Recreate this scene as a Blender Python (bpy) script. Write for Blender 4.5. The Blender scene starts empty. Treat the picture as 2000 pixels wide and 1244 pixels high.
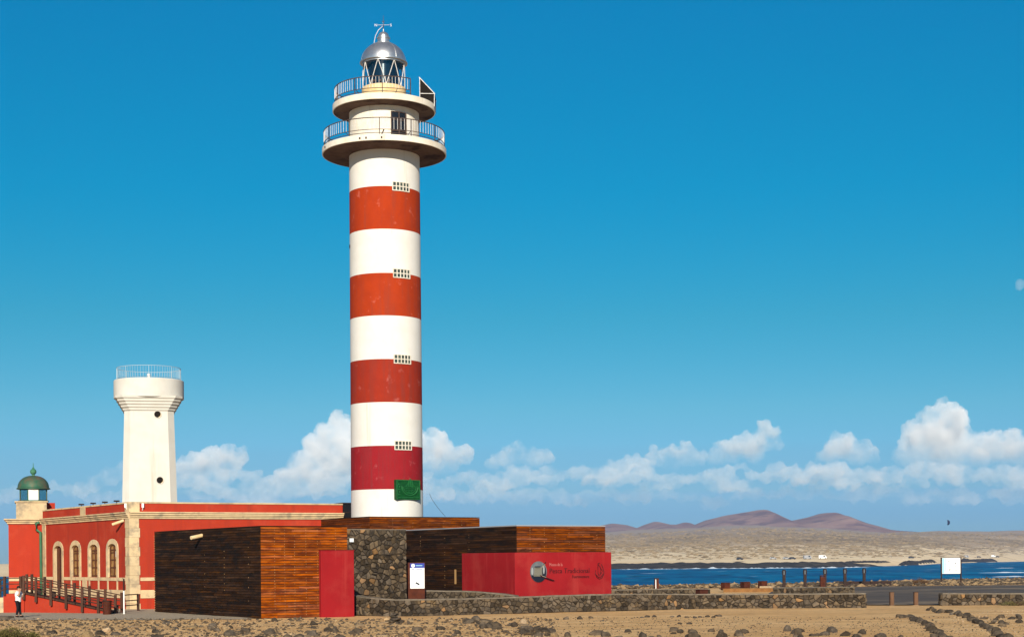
import bpy, bmesh, math, random
import numpy as np
from mathutils import Vector, Matrix, noise as mnoise

# ------------------------------------------------------------------ camera, sky, sun, exposure
scene = bpy.context.scene
COL = scene.collection
R = math.radians
F = 3200.0            # focal length in pixels of the 2000 px wide photograph
H0 = 1095.0           # eye level row at the middle column
ROLL = R(0.45)
EYE = 3.0
cd = bpy.data.cameras.new('camera')
cam = bpy.data.objects.new('camera', cd); COL.objects.link(cam)
cd.sensor_fit = 'HORIZONTAL'; cd.sensor_width = 36.0
cd.lens = 36.0 * F / 2000.0
cd.shift_y = (H0 - 622.0) / 2000.0
cd.clip_start = 0.5; cd.clip_end = 60000
rx = Vector((math.cos(ROLL), 0, -math.sin(ROLL))); ux = Vector((math.sin(ROLL), 0, math.cos(ROLL)))
m = Matrix.Identity(4)
for i in range(3):
    m[i][0] = rx[i]; m[i][1] = ux[i]; m[i][2] = (0, -1, 0)[i]
m[2][3] = EYE
cam.matrix_world = m
scene.camera = cam

SUN_EL, SUN_AZ = 22.0, 0.5      # degrees; azimuth measured to the right of straight behind the camera
to_sun = Vector((math.sin(R(SUN_AZ)) * math.cos(R(SUN_EL)), -math.cos(R(SUN_AZ)) * math.cos(R(SUN_EL)), math.sin(R(SUN_EL))))
sd = bpy.data.lights.new('sun', 'SUN'); sun = bpy.data.objects.new('sun', sd); COL.objects.link(sun)
sd.energy = 4.6; sd.angle = R(0.5); sd.color = (1.0, 0.90, 0.74)
sun.rotation_euler = (-to_sun).to_track_quat('-Z', 'Y').to_euler()
sun.location = (0, -30, 60)

world = bpy.data.worlds.new('World'); scene.world = world; world.use_nodes = True
wn = world.node_tree; wn.nodes.clear()
sky = wn.nodes.new('ShaderNodeTexSky'); sky.sky_type = 'NISHITA'; sky.sun_disc = False
sky.sun_elevation = R(SUN_EL)
sky.sun_rotation = math.atan2(to_sun.x, to_sun.y)
sky.altitude = 0; sky.air_density = 1.0; sky.dust_density = 0.0; sky.ozone_density = 3.0
hs = wn.nodes.new('ShaderNodeHueSaturation'); hs.inputs['Saturation'].default_value = 1.45; hs.inputs['Hue'].default_value = 0.485
tint = wn.nodes.new('ShaderNodeMix'); tint.data_type = 'RGBA'; tint.blend_type = 'MULTIPLY'; tint.inputs[0].default_value = 1.0
# a polarised sky: deepens evenly all round with height above the horizon
tc = wn.nodes.new('ShaderNodeTexCoord'); sep = wn.nodes.new('ShaderNodeSeparateXYZ'); ramp = wn.nodes.new('ShaderNodeValToRGB')
els = ramp.color_ramp.elements
SKY_TINT = [(0.0041, (0.185, 0.3637, 0.8013)), (0.0259, (0.1782, 0.3569, 0.7907)), (0.0415, (0.2509, 0.4133, 0.7348)), (0.0912, (0.2938, 0.5058, 0.6359)), (0.1462, (0.1988, 0.5466, 0.5961)), (0.2204, (0.0177, 0.6257, 0.6814)), (0.2688, (0.0016, 0.6622, 0.7136)), (0.3219, (0.0003, 0.6965, 0.7579))]
els[0].position = SKY_TINT[0][0]; els[0].color = (*SKY_TINT[0][1], 1); els[1].position = 1.0; els[1].color = (0.03, 0.50, 0.72, 1)
for z_, c_ in SKY_TINT[1:]:
    e = els.new(z_); e.color = (*c_, 1)
bg = wn.nodes.new('ShaderNodeBackground'); bg.inputs['Strength'].default_value = 0.085
wo = wn.nodes.new('ShaderNodeOutputWorld')
L = wn.links.new
L(sky.outputs[0], hs.inputs['Color']); L(hs.outputs[0], tint.inputs[6])
L(tc.outputs['Generated'], sep.inputs[0]); L(sep.outputs['Z'], ramp.inputs[0]); L(ramp.outputs[0], tint.inputs[7])
L(tint.outputs[2], bg.inputs['Color']); L(bg.outputs[0], wo.inputs['Surface'])

vs = scene.view_settings
vs.view_transform = 'Standard'; vs.look = 'None'; vs.exposure = 0.5; vs.gamma = 1.0; vs.use_curve_mapping = False
scene.cycles.use_denoising = True
scene.cycles.max_bounces = 24; scene.cycles.volume_bounces = 20
scene.cycles.diffuse_bounces = 4; scene.cycles.glossy_bounces = 4; scene.cycles.transparent_max_bounces = 12
scene.cycles.sample_clamp_indirect = 6.0

rng = random.Random(11)
nrng = np.random.default_rng(5)

# ------------------------------------------------------------------ helpers
cr, sr = math.cos(ROLL), math.sin(ROLL)
def at(px, py, D):
    """the world point at depth D that the photograph shows at (px, py)"""
    dx, dy = px - 1000.0, H0 - py
    return Vector(((dx * cr + dy * sr) / F * D, D, EYE + (-dx * sr + dy * cr) / F * D))
def gx(px, D): return (px - 1000.0) / F * D
def hz(px, py, D): return at(px, py, D).z
def hit(o, d, px):
    """distance along d from o at which a line on plan reaches column px"""
    k = (px - 1000.0) / F
    return (k * o[1] - o[0]) / (d[0] - k * d[1])

class MB:
    def __init__(s): s.v = []; s.f = []
    def add(s, vs, fs):
        o = len(s.v); s.v += [tuple(p) for p in vs]; s.f += [tuple(i + o for i in f) for f in fs]; return s
    def box(s, c, d, rz=0.0, tf=None):
        x, y, z = d[0] / 2, d[1] / 2, d[2] / 2
        M = tf if tf is not None else Matrix.Rotation(rz, 3, 'Z')
        c = Vector(c)
        vs = [c + M @ Vector(p) for p in ((-x,-y,-z),(x,-y,-z),(x,y,-z),(-x,y,-z),(-x,-y,z),(x,-y,z),(x,y,z),(-x,y,z))]
        return s.add(vs, ((0,3,2,1),(4,5,6,7),(0,1,5,4),(1,2,6,5),(2,3,7,6),(3,0,4,7)))
    def b2(s, lo, hi):
        return s.box([(a + b) / 2 for a, b in zip(lo, hi)], [abs(b - a) for a, b in zip(lo, hi)])
    def tube(s, p0, p1, r0, r1=None, n=8, cap=True):
        r1 = r0 if r1 is None else r1
        p0, p1 = Vector(p0), Vector(p1); d = (p1 - p0).normalized()
        a = d.orthogonal().normalized(); b = d.cross(a)
        vs = []
        for p, r in ((p0, r0), (p1, r1)):
            for i in range(n):
                t = 2 * math.pi * i / n; vs.append(p + a * (r * math.cos(t)) + b * (r * math.sin(t)))
        fs = [(i, (i + 1) % n, n + (i + 1) % n, n + i) for i in range(n)]
        if cap: fs += [tuple(range(n))[::-1], tuple(range(n, 2 * n))]
        return s.add(vs, fs)
    def path(s, pts, r, n=6, closed=False):
        pts = [Vector(p) for p in pts]; k = len(pts); vs = []
        for j, p in enumerate(pts):
            q0 = pts[(j - 1) % k] if (closed or j > 0) else p; q1 = pts[(j + 1) % k] if (closed or j < k - 1) else p
            d = (q1 - q0).normalized()
            a = d.cross(Vector((0, 0, 1)))
            a = a.normalized() if a.length > 1e-3 else Vector((1, 0, 0))
            b = d.cross(a)
            for i in range(n):
                t = 2 * math.pi * i / n; vs.append(p + a * (r * math.cos(t)) + b * (r * math.sin(t)))
        fs = []
        for j in range(k if closed else k - 1):
            j2 = (j + 1) % k
            for i in range(n): fs.append((j*n+i, j*n+(i+1)%n, j2*n+(i+1)%n, j2*n+i))
        if not closed: fs += [tuple(range(n))[::-1], tuple(range((k-1)*n, k*n))]
        return s.add(vs, fs)
    def lathe(s, prof, n=48, c=(0, 0), a0=0.0, a1=None):
        """profile of (radius, z) spun about the vertical through c"""
        full = a1 is None; k = n if full else n + 1
        a1 = a0 + 2 * math.pi if full else a1
        vs = []
        for r, z in prof:
            for i in range(k):
                t = a0 + (a1 - a0) * i / n
                vs.append((c[0] + r * math.cos(t), c[1] + r * math.sin(t), z))
        fs = []
        for j in range(len(prof) - 1):
            for i in range(n):
                i2 = (i + 1) % k
                fs.append((j*k+i, j*k+i2, (j+1)*k+i2, (j+1)*k+i))
        return s.add(vs, fs)
    def prism(s, poly, z0, z1):
        n = len(poly)
        vs = [(x, y, z0) for x, y in poly] + [(x, y, z1) for x, y in poly]
        fs = [(i, (i+1) % n, n + (i+1) % n, n + i) for i in range(n)] + [tuple(range(n))[::-1], tuple(range(n, 2*n))]
        return s.add(vs, fs)
    def sphere(s, c, r, n=12, k=8, sc=(1, 1, 1)):
        prof = [(max(1e-4, math.sin(math.pi * j / k)), -math.cos(math.pi * j / k)) for j in range(k + 1)]
        o = len(s.v); s.lathe(prof, n)
        s.v[o:] = [(c[0] + r*sc[0]*x, c[1] + r*sc[1]*y, c[2] + r*sc[2]*z) for x, y, z in s.v[o:]]
        return s
    def mesh(s, name):
        me = bpy.data.meshes.new(name); me.from_pydata(s.v, [], s.f); me.update()
        bm = bmesh.new(); bm.from_mesh(me); bmesh.ops.recalc_face_normals(bm, faces=bm.faces); bm.to_mesh(me); bm.free()
        return me
    def build(s, name, mat, parent=None, smooth=False, loc=None, bevel=0):
        return mobj(name, s.mesh(name), mat, parent, smooth, loc, bevel)

def mobj(name, me, mat, parent=None, smooth=False, loc=None, bevel=0):
    o = bpy.data.objects.new(name, me); COL.objects.link(o)
    if mat is not None and not me.materials: me.materials.append(mat)
    if parent: o.parent = parent
    if loc is not None: o.location = loc
    if smooth is True:
        for p in me.polygons: p.use_smooth = True
    elif smooth:
        for p in me.polygons: p.use_smooth = True
        try: me.set_sharp_from_angle(angle=R(smooth))
        except Exception: pass
    if bevel:
        b = o.modifiers.new('bevel', 'BEVEL'); b.width = bevel; b.segments = 1; b.limit_method = 'ANGLE'
    return o
def tag(o, label=None, cat=None, group=None, kind=None):
    if label: o['label'] = label
    if cat: o['category'] = cat
    if group: o['group'] = group
    if kind: o['kind'] = kind
    return o
def thing(name, label, cat, loc=(0, 0, 0), rz=0.0, group=None):
    o = bpy.data.objects.new(name, None); COL.objects.link(o)
    o.location = loc; o.rotation_euler = (0, 0, rz); o.empty_display_size = 0.3
    return tag(o, label, cat, group)
def copy_tree(o, parent=None):
    c = o.copy(); COL.objects.link(c); c.parent = parent
    for ch in list(o.children): copy_tree(ch, c)
    return c

def setin(node, names, val):
    for n in names:
        if n in node.inputs: node.inputs[n].default_value = val; return
def pmat(name, c1, c2=None, scale=1.0, rough=0.85, bump=0.0, bscale=None, metal=0.0, spec=0.12, stretch=(1, 1, 1), detail=6.0,
         lo=0.35, hi=0.65, rand=0.0, c3=None, s3=0.3, lo3=0.5, hi3=0.62, bdist=0.05, coord='pos', streak=None, speck=None):
    mt = bpy.data.materials.new(name); mt.use_nodes = True
    nt = mt.node_tree; N = nt.nodes; K = nt.links.new
    p = N['Principled BSDF']
    p.inputs['Roughness'].default_value = rough; p.inputs['Metallic'].default_value = metal
    setin(p, ['Specular IOR Level', 'Specular'], spec)
    geo = N.new('ShaderNodeNewGeometry'); mp = N.new('ShaderNodeMapping'); mp.inputs['Scale'].default_value = stretch
    if coord == 'obj':
        t = N.new('ShaderNodeTexCoord'); K(t.outputs['Object'], mp.inputs[0])
    else: K(geo.outputs['Position'], mp.inputs[0])
    def nz(sc, det=detail, src=mp):
        n = N.new('ShaderNodeTexNoise'); n.inputs['Scale'].default_value = sc; n.inputs['Detail'].default_value = det
        n.inputs['Roughness'].default_value = 0.62; K(src.outputs[0], n.inputs['Vector']); return n
    def mr(sock, a, b):
        r_ = N.new('ShaderNodeMapRange'); r_.inputs[1].default_value = a; r_.inputs[2].default_value = b; K(sock, r_.inputs[0]); return r_.outputs[0]
    def mix(fac, A, B, mode='MIX'):
        x = N.new('ShaderNodeMix'); x.data_type = 'RGBA'; x.blend_type = mode
        if isinstance(fac, (int, float)): x.inputs[0].default_value = fac
        else: K(fac, x.inputs[0])
        for s_, v in ((x.inputs[6], A), (x.inputs[7], B)):
            if isinstance(v, tuple): s_.default_value = (*v, 1)
            else: K(v, s_)
        return x.outputs[2]
    col = c1
    if c2 is not None: col = mix(mr(nz(scale).outputs[0], lo, hi), c1, c2)
    if rand:
        oi = N.new('ShaderNodeObjectInfo')
        v = N.new('ShaderNodeMapRange'); v.inputs[3].default_value = 1 - rand; v.inputs[4].default_value = 1 + rand
        K(oi.outputs['Random'], v.inputs[0])
        h = N.new('ShaderNodeHueSaturation'); K(v.outputs[0], h.inputs['Value'])
        if isinstance(col, tuple): h.inputs['Color'].default_value = (*col, 1)
        else: K(col, h.inputs['Color'])
        # a little hue drift as well
        w = N.new('ShaderNodeTexWhiteNoise'); w.noise_dimensions = '1D'; K(oi.outputs['Random'], w.inputs['W'])
        hh = N.new('ShaderNodeMapRange'); hh.inputs[3].default_value = 1 - rand * 0.25; hh.inputs[4].default_value = 1 + rand * 0.25
        K(w.outputs['Value'], hh.inputs[0]); K(hh.outputs[0], h.inputs['Saturation'])
        col = h.outputs[0]
    if c3 is not None: col = mix(mr(nz(s3, 8).outputs[0], lo3, hi3), col, c3)
    if streak is not None:      # rain streaks: stretched in z
        m2 = N.new('ShaderNodeMapping'); m2.inputs['Scale'].default_value = (1, 1, 0.06); K(geo.outputs['Position'], m2.inputs[0])
        col = mix(mr(nz(streak[1], 6, m2).outputs[0], streak[2], streak[3]), col, streak[0])
    if speck is not None:
        col = mix(mr(nz(speck[1], 2).outputs[0], speck[2], speck[3]), col, speck[0])
    if isinstance(col, tuple): p.inputs['Base Color'].default_value = (*col, 1)
    else: K(col, p.inputs['Base Color'])
    if bump:
        b = N.new('ShaderNodeBump'); b.inputs['Strength'].default_value = bump; b.inputs['Distance'].default_value = bdist
        K(nz(bscale or scale * 4, 8).outputs[0], b.inputs['Height']); K(b.outputs[0], p.inputs['Normal'])
    return mt

M = {}
M['white'] = pmat('white_paint', (0.69, 0.675, 0.64), (0.65, 0.63, 0.58), 0.9, 0.8, 0.15, 8, spec=0.1, streak=((0.46, 0.38, 0.29), 1.6, 0.62, 0.84))
M['white_old'] = pmat('sand_blown_white_paint', (0.60, 0.585, 0.54), (0.56, 0.535, 0.48), 0.9, 0.85, 0.15, 8, spec=0.06, streak=((0.46, 0.41, 0.33), 1.4, 0.58, 0.80))
M['soffit'] = pmat('rust_and_shade_soffit', (0.10, 0.062, 0.045), (0.16, 0.105, 0.075), 1.2, 0.9, 0.3, 9, spec=0.05, c3=(0.05, 0.028, 0.02), s3=0.6)  # rust brown, made darker to put the shade under the galleries into it
M['gallery'] = pmat('weathered_white_concrete', (0.74, 0.70, 0.62), (0.66, 0.59, 0.48), 1.3, 0.8, 0.2, 9, spec=0.1, streak=((0.30, 0.17, 0.09), 2.2, 0.60, 0.80))
M['cream_base'] = pmat('ochre_stained_plaster', (0.72, 0.58, 0.36), (0.62, 0.43, 0.20), 1.6, 0.8, 0.2, 9)
def redmat(n, a, b): return pmat(n, a, b, 1.1, 0.8, 0.25, 10, spec=0.08, streak=(tuple(min(1, x * 0.66 + 0.015) for x in a), 2.6, 0.50, 0.74), c3=tuple(min(1, x * 1.10 + 0.10) for x in a), s3=2.0, lo3=0.60, hi3=0.80)
M['red1'] = redmat('band_orange_red', (0.36, 0.037, 0.006), (0.31, 0.031, 0.006))
M['red2'] = redmat('band_brick_red', (0.29, 0.026, 0.010), (0.25, 0.022, 0.010))
M['red3'] = redmat('band_crimson', (0.27, 0.013, 0.018), (0.245, 0.012, 0.017))
M['house_red'] = pmat('house_red_plaster', (0.375, 0.038, 0.017), (0.34, 0.034, 0.016), 0.8, 0.85, 0.2, 6, spec=0.06, c3=(0.43, 0.065, 0.032), s3=0.45, lo3=0.52, hi3=0.75, streak=((0.25, 0.032, 0.018), 1.1, 0.54, 0.78))
M['panel_red'] = pmat('panel_red_plaster', (0.285, 0.012, 0.015), (0.245, 0.010, 0.013), 0.7, 0.8, 0.15, 7, spec=0.08, c3=(0.30, 0.030, 0.026), s3=0.6, lo3=0.50, hi3=0.74, streak=((0.35, 0.038, 0.032), 2.4, 0.54, 0.82))
M['stone_trim'] = pmat('cream_stone_trim', (0.60, 0.46, 0.27), (0.49, 0.37, 0.225), 2.2, 0.85, 0.3, 12, c3=(0.26, 0.22, 0.16), s3=1.1, lo3=0.52, hi3=0.70, rand=0.12)
M['slat_orange'] = pmat('orange_stained_boards', (0.33, 0.080, 0.006), (0.15, 0.028, 0.0025), 1.1, 0.75, 0.4, 30, spec=0.08, stretch=(1, 1, 7), rand=0.32, lo=0.40, hi=0.62, c3=(0.075, 0.016, 0.004), s3=0.75, lo3=0.56, hi3=0.68)
M['slat_dark'] = pmat('dark_boards', (0.029, 0.0125, 0.005), (0.060, 0.026, 0.009), 0.8, 0.8, 0.4, 30, spec=0.08, stretch=(1, 1, 7), rand=0.5, lo=0.45, hi=0.7, c3=(0.012, 0.008, 0.006), s3=0.6)  # darker board tone for the left sides and roof edges
M['slat_brown'] = pmat('weathered_orange_boards', (0.20, 0.050, 0.006), (0.085, 0.018, 0.003), 1.1, 0.75, 0.4, 30, spec=0.08, stretch=(1, 1, 7), rand=0.40, lo=0.40, hi=0.62, c3=(0.05, 0.012, 0.004), s3=0.75, lo3=0.56, hi3=0.68)
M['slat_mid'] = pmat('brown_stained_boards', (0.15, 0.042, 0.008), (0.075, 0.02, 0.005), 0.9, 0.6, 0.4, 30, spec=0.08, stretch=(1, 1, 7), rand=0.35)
M['core'] = pmat('black_cladding_membrane', (0.012, 0.009, 0.007), rough=0.9)
M['batten'] = pmat('pale_batten', (0.40, 0.24, 0.10), rough=0.8)
M['stone'] = pmat('basalt_wall_stone', (0.052, 0.040, 0.028), (0.115, 0.085, 0.055), 3.0, 0.9, 1.0, 14, spec=0.1, rand=0.62, c3=(0.20, 0.135, 0.07), s3=0.8, lo3=0.60, hi3=0.72)
M['stone_ochre'] = pmat('ochre_wall_stone', (0.27, 0.155, 0.070), (0.20, 0.12, 0.06), 3.0, 0.9, 0.9, 14, spec=0.1, rand=0.3)
M['mortar'] = pmat('wall_mortar', (0.034, 0.026, 0.019), (0.022, 0.017, 0.013), 4, 0.95, 0.6, 20)
M['wall_cap'] = pmat('grey_wall_capping', (0.20, 0.165, 0.125), (0.12, 0.10, 0.075), 3, 0.9, 0.5, 15)
M['rock'] = pmat('volcanic_rock', (0.052, 0.040, 0.030), (0.12, 0.092, 0.064), 4.0, 0.92, 1.0, 16, spec=0.06, rand=0.45, c3=(0.34, 0.23, 0.12), s3=2.2, lo3=0.62, hi3=0.72)
M['rock_pale'] = pmat('sandy_rock', (0.40, 0.28, 0.15), (0.25, 0.17, 0.10), 4.0, 0.92, 1.0, 16, rand=0.35)
M['corten'] = pmat('rusted_steel', (0.085, 0.022, 0.010), (0.05, 0.014, 0.008), 3, 0.8, 0.3, 25, rand=0.15)
M['postwood'] = pmat('brown_timber', (0.15, 0.080, 0.045), (0.095, 0.05, 0.028), 2, 0.8, 0.4, 25, stretch=(4, 4, .6), rand=0.2)
M['ramp_wood'] = pmat('dark_ramp_timber', (0.085, 0.040, 0.025), (0.05, 0.024, 0.016), 2, 0.85, 0.4, 25, stretch=(4, 4, .6), rand=0.2)
M['dark_metal'] = pmat('dark_brown_metal', (0.022, 0.012, 0.010), (0.035, 0.018, 0.013), 4, 0.6)
M['rail'] = pmat('rusty_rail_metal', (0.10, 0.075, 0.065), (0.05, 0.03, 0.025), 5, 0.7)
M['railwhite'] = pmat('white_rail_metal', (0.70, 0.70, 0.70), (0.5, 0.46, 0.42), 5, 0.6)
M['rail_pale'] = pmat('pale_blue_grey_rail', (0.36, 0.46, 0.52), rough=0.6)
M['steel'] = pmat('brushed_steel', (0.62, 0.62, 0.62), (0.5, 0.5, 0.5), 3, 0.36, 0.08, 20, metal=0.85, spec=0.5)
M['post_lens'] = pmat('dull_post_lens', (0.10, 0.11, 0.12), rough=0.5)
M['lens'] = pmat('lens_drum_metal', (0.012, 0.014, 0.018), rough=0.16, spec=0.8)
M['black'] = pmat('black_glazing', (0.010, 0.010, 0.012), rough=0.2, spec=0.5)
M['green'] = pmat('patinated_green', (0.030, 0.105, 0.062), (0.045, 0.12, 0.08), 3, 0.55, 0.2, 12, c3=(0.13, 0.10, 0.065), s3=1.2, lo3=0.44, hi3=0.64, metal=0.2)
M['plaque'] = pmat('green_bronze_plaque', (0.006, 0.075, 0.018), (0.004, 0.045, 0.012), 6, 0.45, 0.5, 22)
M['plaque_edge'] = pmat('plaque_relief_green', (0.018, 0.135, 0.040), (0.010, 0.09, 0.025), 6, 0.5, 0.4, 22)
M['pipe_green'] = pmat('green_pipe', (0.04, 0.16, 0.085), (0.07, 0.18, 0.11), 3, 0.6)
M['brown_wood'] = pmat('window_brown_wood', (0.075, 0.022, 0.010), (0.12, 0.04, 0.016), 4, 0.5)
M['curtain'] = pmat('ochre_curtain', (0.42, 0.23, 0.075), (0.17, 0.08, 0.03), 2.2, 0.6)
M['sign_white'] = pmat('white_sign_face', (0.80, 0.81, 0.80), rough=0.5)
M['sign_blue'] = pmat('blue_sign_header', (0.025, 0.05, 0.30), rough=0.5)
M['sign_pale'] = pmat('pale_blue_sign_print', (0.30, 0.55, 0.66), rough=0.5)
M['ink'] = pmat('grey_print', (0.16, 0.17, 0.2), rough=0.6)
M['letters'] = pmat('maroon_lettering', (0.055, 0.008, 0.010), rough=0.7)
M['letters_pale'] = pmat('pale_lettering', (0.42, 0.13, 0.12), rough=0.7)
M['asphalt'] = pmat('asphalt', (0.125, 0.10, 0.082), (0.095, 0.078, 0.065), 0.25, 0.9, 0.3, 30, spec=0.1, c3=(0.27, 0.20, 0.13), s3=0.12, lo3=0.48, hi3=0.7)
M['gravel'] = pmat('grey_gravel', (0.37, 0.295, 0.21), (0.46, 0.37, 0.265), 5, 0.95, 0.6, 30, c3=(0.36, 0.28, 0.18), s3=0.25, lo3=0.52, hi3=0.68)
M['fish'] = pmat('disc_print_grey', (0.15, 0.165, 0.175), (0.06, 0.07, 0.085), 2, 0.6)
M['fish_dark'] = pmat('disc_print_navy', (0.012, 0.016, 0.028), rough=0.4)
M['fish_pale'] = pmat('disc_print_pale', (0.28, 0.30, 0.30), rough=0.5)
M['net'] = pmat('disc_net_ochre', (0.25, 0.235, 0.17), rough=0.7)
M['skin'] = pmat('skin', (0.42, 0.22, 0.14), rough=0.6)
M['shirt'] = pmat('white_shirt', (0.80, 0.80, 0.80), (0.72, 0.72, 0.74), 9, 0.8, 0.4, 14)
M['trousers'] = pmat('black_trousers', (0.010, 0.010, 0.013), rough=0.85, bump=0.4, bscale=14)
M['hair'] = pmat('dark_hair', (0.018, 0.012, 0.009), rough=0.6)
M['leaf'] = pmat('scrub_leaves', (0.14, 0.125, 0.035), (0.085, 0.07, 0.025), 5, 0.8, rand=0.2)
M['leaf_red'] = pmat('rusty_scrub_leaves', (0.15, 0.075, 0.035), (0.10, 0.06, 0.03), 3, 0.8)
M['grass'] = pmat('dry_grass', (0.36, 0.27, 0.085), (0.26, 0.22, 0.07), 5, 0.8)
M['twig'] = pmat('brown_twig', (0.10, 0.06, 0.035), rough=0.9)
M['lava'] = pmat('black_lava', (0.032, 0.026, 0.021), (0.075, 0.060, 0.044), 0.15, 0.95, 1.0, 0.5, bdist=0.8, c3=(0.16, 0.12, 0.075), s3=0.05, lo3=0.6, hi3=0.7)
M['scrub_far'] = pmat('distant_scrub', (0.17, 0.125, 0.068), (0.27, 0.195, 0.11), 0.05, 0.95)
M['rubber'] = pmat('tyre_rubber', (0.015, 0.015, 0.016), rough=0.8)
M['car_white'] = pmat('car_white', (0.75, 0.75, 0.74), rough=0.35)
M['car_silver'] = pmat('car_silver', (0.30, 0.31, 0.33), rough=0.35)
M['car_dark'] = pmat('car_dark', (0.03, 0.032, 0.04), rough=0.35)
M['car_glass'] = pmat('car_window', (0.015, 0.02, 0.025), rough=0.15, spec=0.6)
M['stone'].name = 'basalt_wall_stone'
M['kite'] = pmat('kite_cloth', (0.03, 0.04, 0.08), rough=0.7)

def glassmat(name, tint, fac):
    mt = bpy.data.materials.new(name); mt.use_nodes = True; nt = mt.node_tree; nt.nodes.clear()
    o = nt.nodes.new('ShaderNodeOutputMaterial'); mx = nt.nodes.new('ShaderNodeMixShader'); t = nt.nodes.new('ShaderNodeBsdfTransparent')
    g = nt.nodes.new('ShaderNodeBsdfGlossy'); g.inputs['Roughness'].default_value = 0.06
    t.inputs[0].default_value = (*tint, 1); mx.inputs[0].default_value = fac
    nt.links.new(t.outputs[0], mx.inputs[1]); nt.links.new(g.outputs[0], mx.inputs[2]); nt.links.new(mx.outputs[0], o.inputs[0]); return mt
M['glass'] = glassmat('lantern_glass', (0.72, 0.80, 0.84), 0.10)
M['glass_green'] = glassmat('lantern_glass_green', (0.40, 0.62, 0.66), 0.10)
M['block'] = pmat('glass_block', (0.07, 0.085, 0.065), (0.03, 0.04, 0.03), 9, 0.15, spec=0.6, rand=0.4)

# ------------------------------------------------------------------ terrain
def lerp(x, pts): return np.interp(x, [p[0] for p in pts], [p[1] for p in pts])
NEAR = [(-400, 150), (-120, 165), (-58, 182), (-20, 270), (10, 288), (30, 298), (50, 308), (75, 335), (110, 350), (400, 380), (4000, 420)]     # shore of our side, by X
FAR = [(-4000, 520), (-1500, 650), (10, 715), (900, 850), (1210, 925), (1500, 905), (1640, 930), (1720, 1010), (1790, 1120), (1830, 1330), (1900, 1560), (2000, 1820), (2600, 2300), (5000, 2900)]
RD = [(-4000, 1600), (10, 1500), (700, 2400), (1150, 3300), (1700, 3100), (1760, 2900), (2600, 3300), (5000, 3600)]
RY = [(-4000, -4), (10, 2), (700, 40), (1150, 53), (1300, 58), (1400, 64), (1480, 67), (1560, 64), (1650, 57), (1730, 50), (2000, 51), (2600, 45), (5000, 40)]   # rows the ridge stands above eye level
SEA = -2.0
_n = [(nrng.uniform(0, 6.28), nrng.uniform(0, 6.28), nrng.uniform(0.6, 1.4), nrng.uniform(-1, 1)) for _ in range(24)]
def wob(X, Y, wl):
    z = 0
    for i, (a, b, k, q) in enumerate(_n):
        th = i * 2.399; f = 6.283 / wl * (0.5 + 0.12 * i) * k
        z = z + np.sin(X * f * math.cos(th) + Y * f * math.sin(th) + a) * np.cos(Y * f * 0.37 * q + b) / (1 + 0.5 * i)
    return z / 3.0
def terrain(X, Y):
    X = np.asarray(X, float); Y = np.asarray(Y, float)
    Ys = np.maximum(Y, 1.0)
    p = 1000 + F * X / Ys
    p = np.clip(p, -4000, 6000)
    ns = lerp(X, NEAR); fs = lerp(p, FAR); rd = lerp(p, RD); rh = EYE + lerp(p, RY) * rd / F
    near = 0.05 * wob(X, Y, 9) + 0.035 * wob(X + 40, Y, 2.6) + 0.10 * np.clip((X + 5) / 40, -0.5, 1) * np.clip((105 - Y) / 30, 0, 1)
    flat = np.clip((np.abs(Y - 112) - 22) / 10, 0, 1)         # level where the buildings stand
    near = near * (0.35 + 0.65 * np.clip((98 - Y) / 12, 0, 1)) 
    t = np.clip((Y - (ns - np.clip(0.5 * ns, 40, 150))) / np.clip(0.5 * ns, 40, 150), 0, 1.15)
    zn = near * 1.0 + (0.10 * wob(X, Y, 25)) * np.clip((Y - 150) / 60, 0, 1) * np.clip(1 - t, 0, 1) - 2.15 * t ** 1.7
    d = Y - fs
    beach = SEA - 1.2 + 1.2 * np.clip((d + 60) / 60, 0, 1) + 4.4 * np.clip(d / 80, 0, 1) ** 0.8
    s = np.clip((d - 80) / np.maximum(rd - fs - 80, 50), 0, 1)
    plain = (rh - 2.4) * (0.55 * s + 0.45 * s ** 1.5) + wob(X, Y, 320) * 3.0 * np.clip(s * 4, 0, 1) + wob(X, Y, 90) * 1.3 * np.clip(s * 6, 0, 1)
    back = -np.clip((Y - rd) / 3000, 0, 1) * 30
    zf = beach + np.where(d > 80, plain, 0) + back
    return np.where(Y < (ns + fs) / 2, np.maximum(zn, SEA - 1.2), zf)

def grid_mesh(name, xs, ys, zf, mat):
    X, Y = np.meshgrid(xs, ys); Z = zf(X, Y)
    v = np.stack([X, Y, Z], -1).reshape(-1, 3); nx, ny = len(xs), len(ys)
    i = np.arange(nx * ny).reshape(ny, nx)
    f = np.stack([i[:-1, :-1], i[:-1, 1:], i[1:, 1:], i[1:, :-1]], -1).reshape(-1, 4)
    me = bpy.data.meshes.new(name)
    me.vertices.add(len(v)); me.vertices.foreach_set('co', v.ravel())
    me.loops.add(f.size); me.loops.foreach_set('vertex_index', f.ravel().astype(np.int32))
    me.polygons.add(len(f)); me.polygons.foreach_set('loop_start', np.arange(0, f.size, 4, dtype=np.int32)); me.polygons.foreach_set('loop_total', np.full(len(f), 4, np.int32))
    me.update(calc_edges=True); me.validate()
    me.polygons.foreach_set('use_smooth', np.ones(len(f), bool))
    return mobj(name, me, mat)

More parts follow.
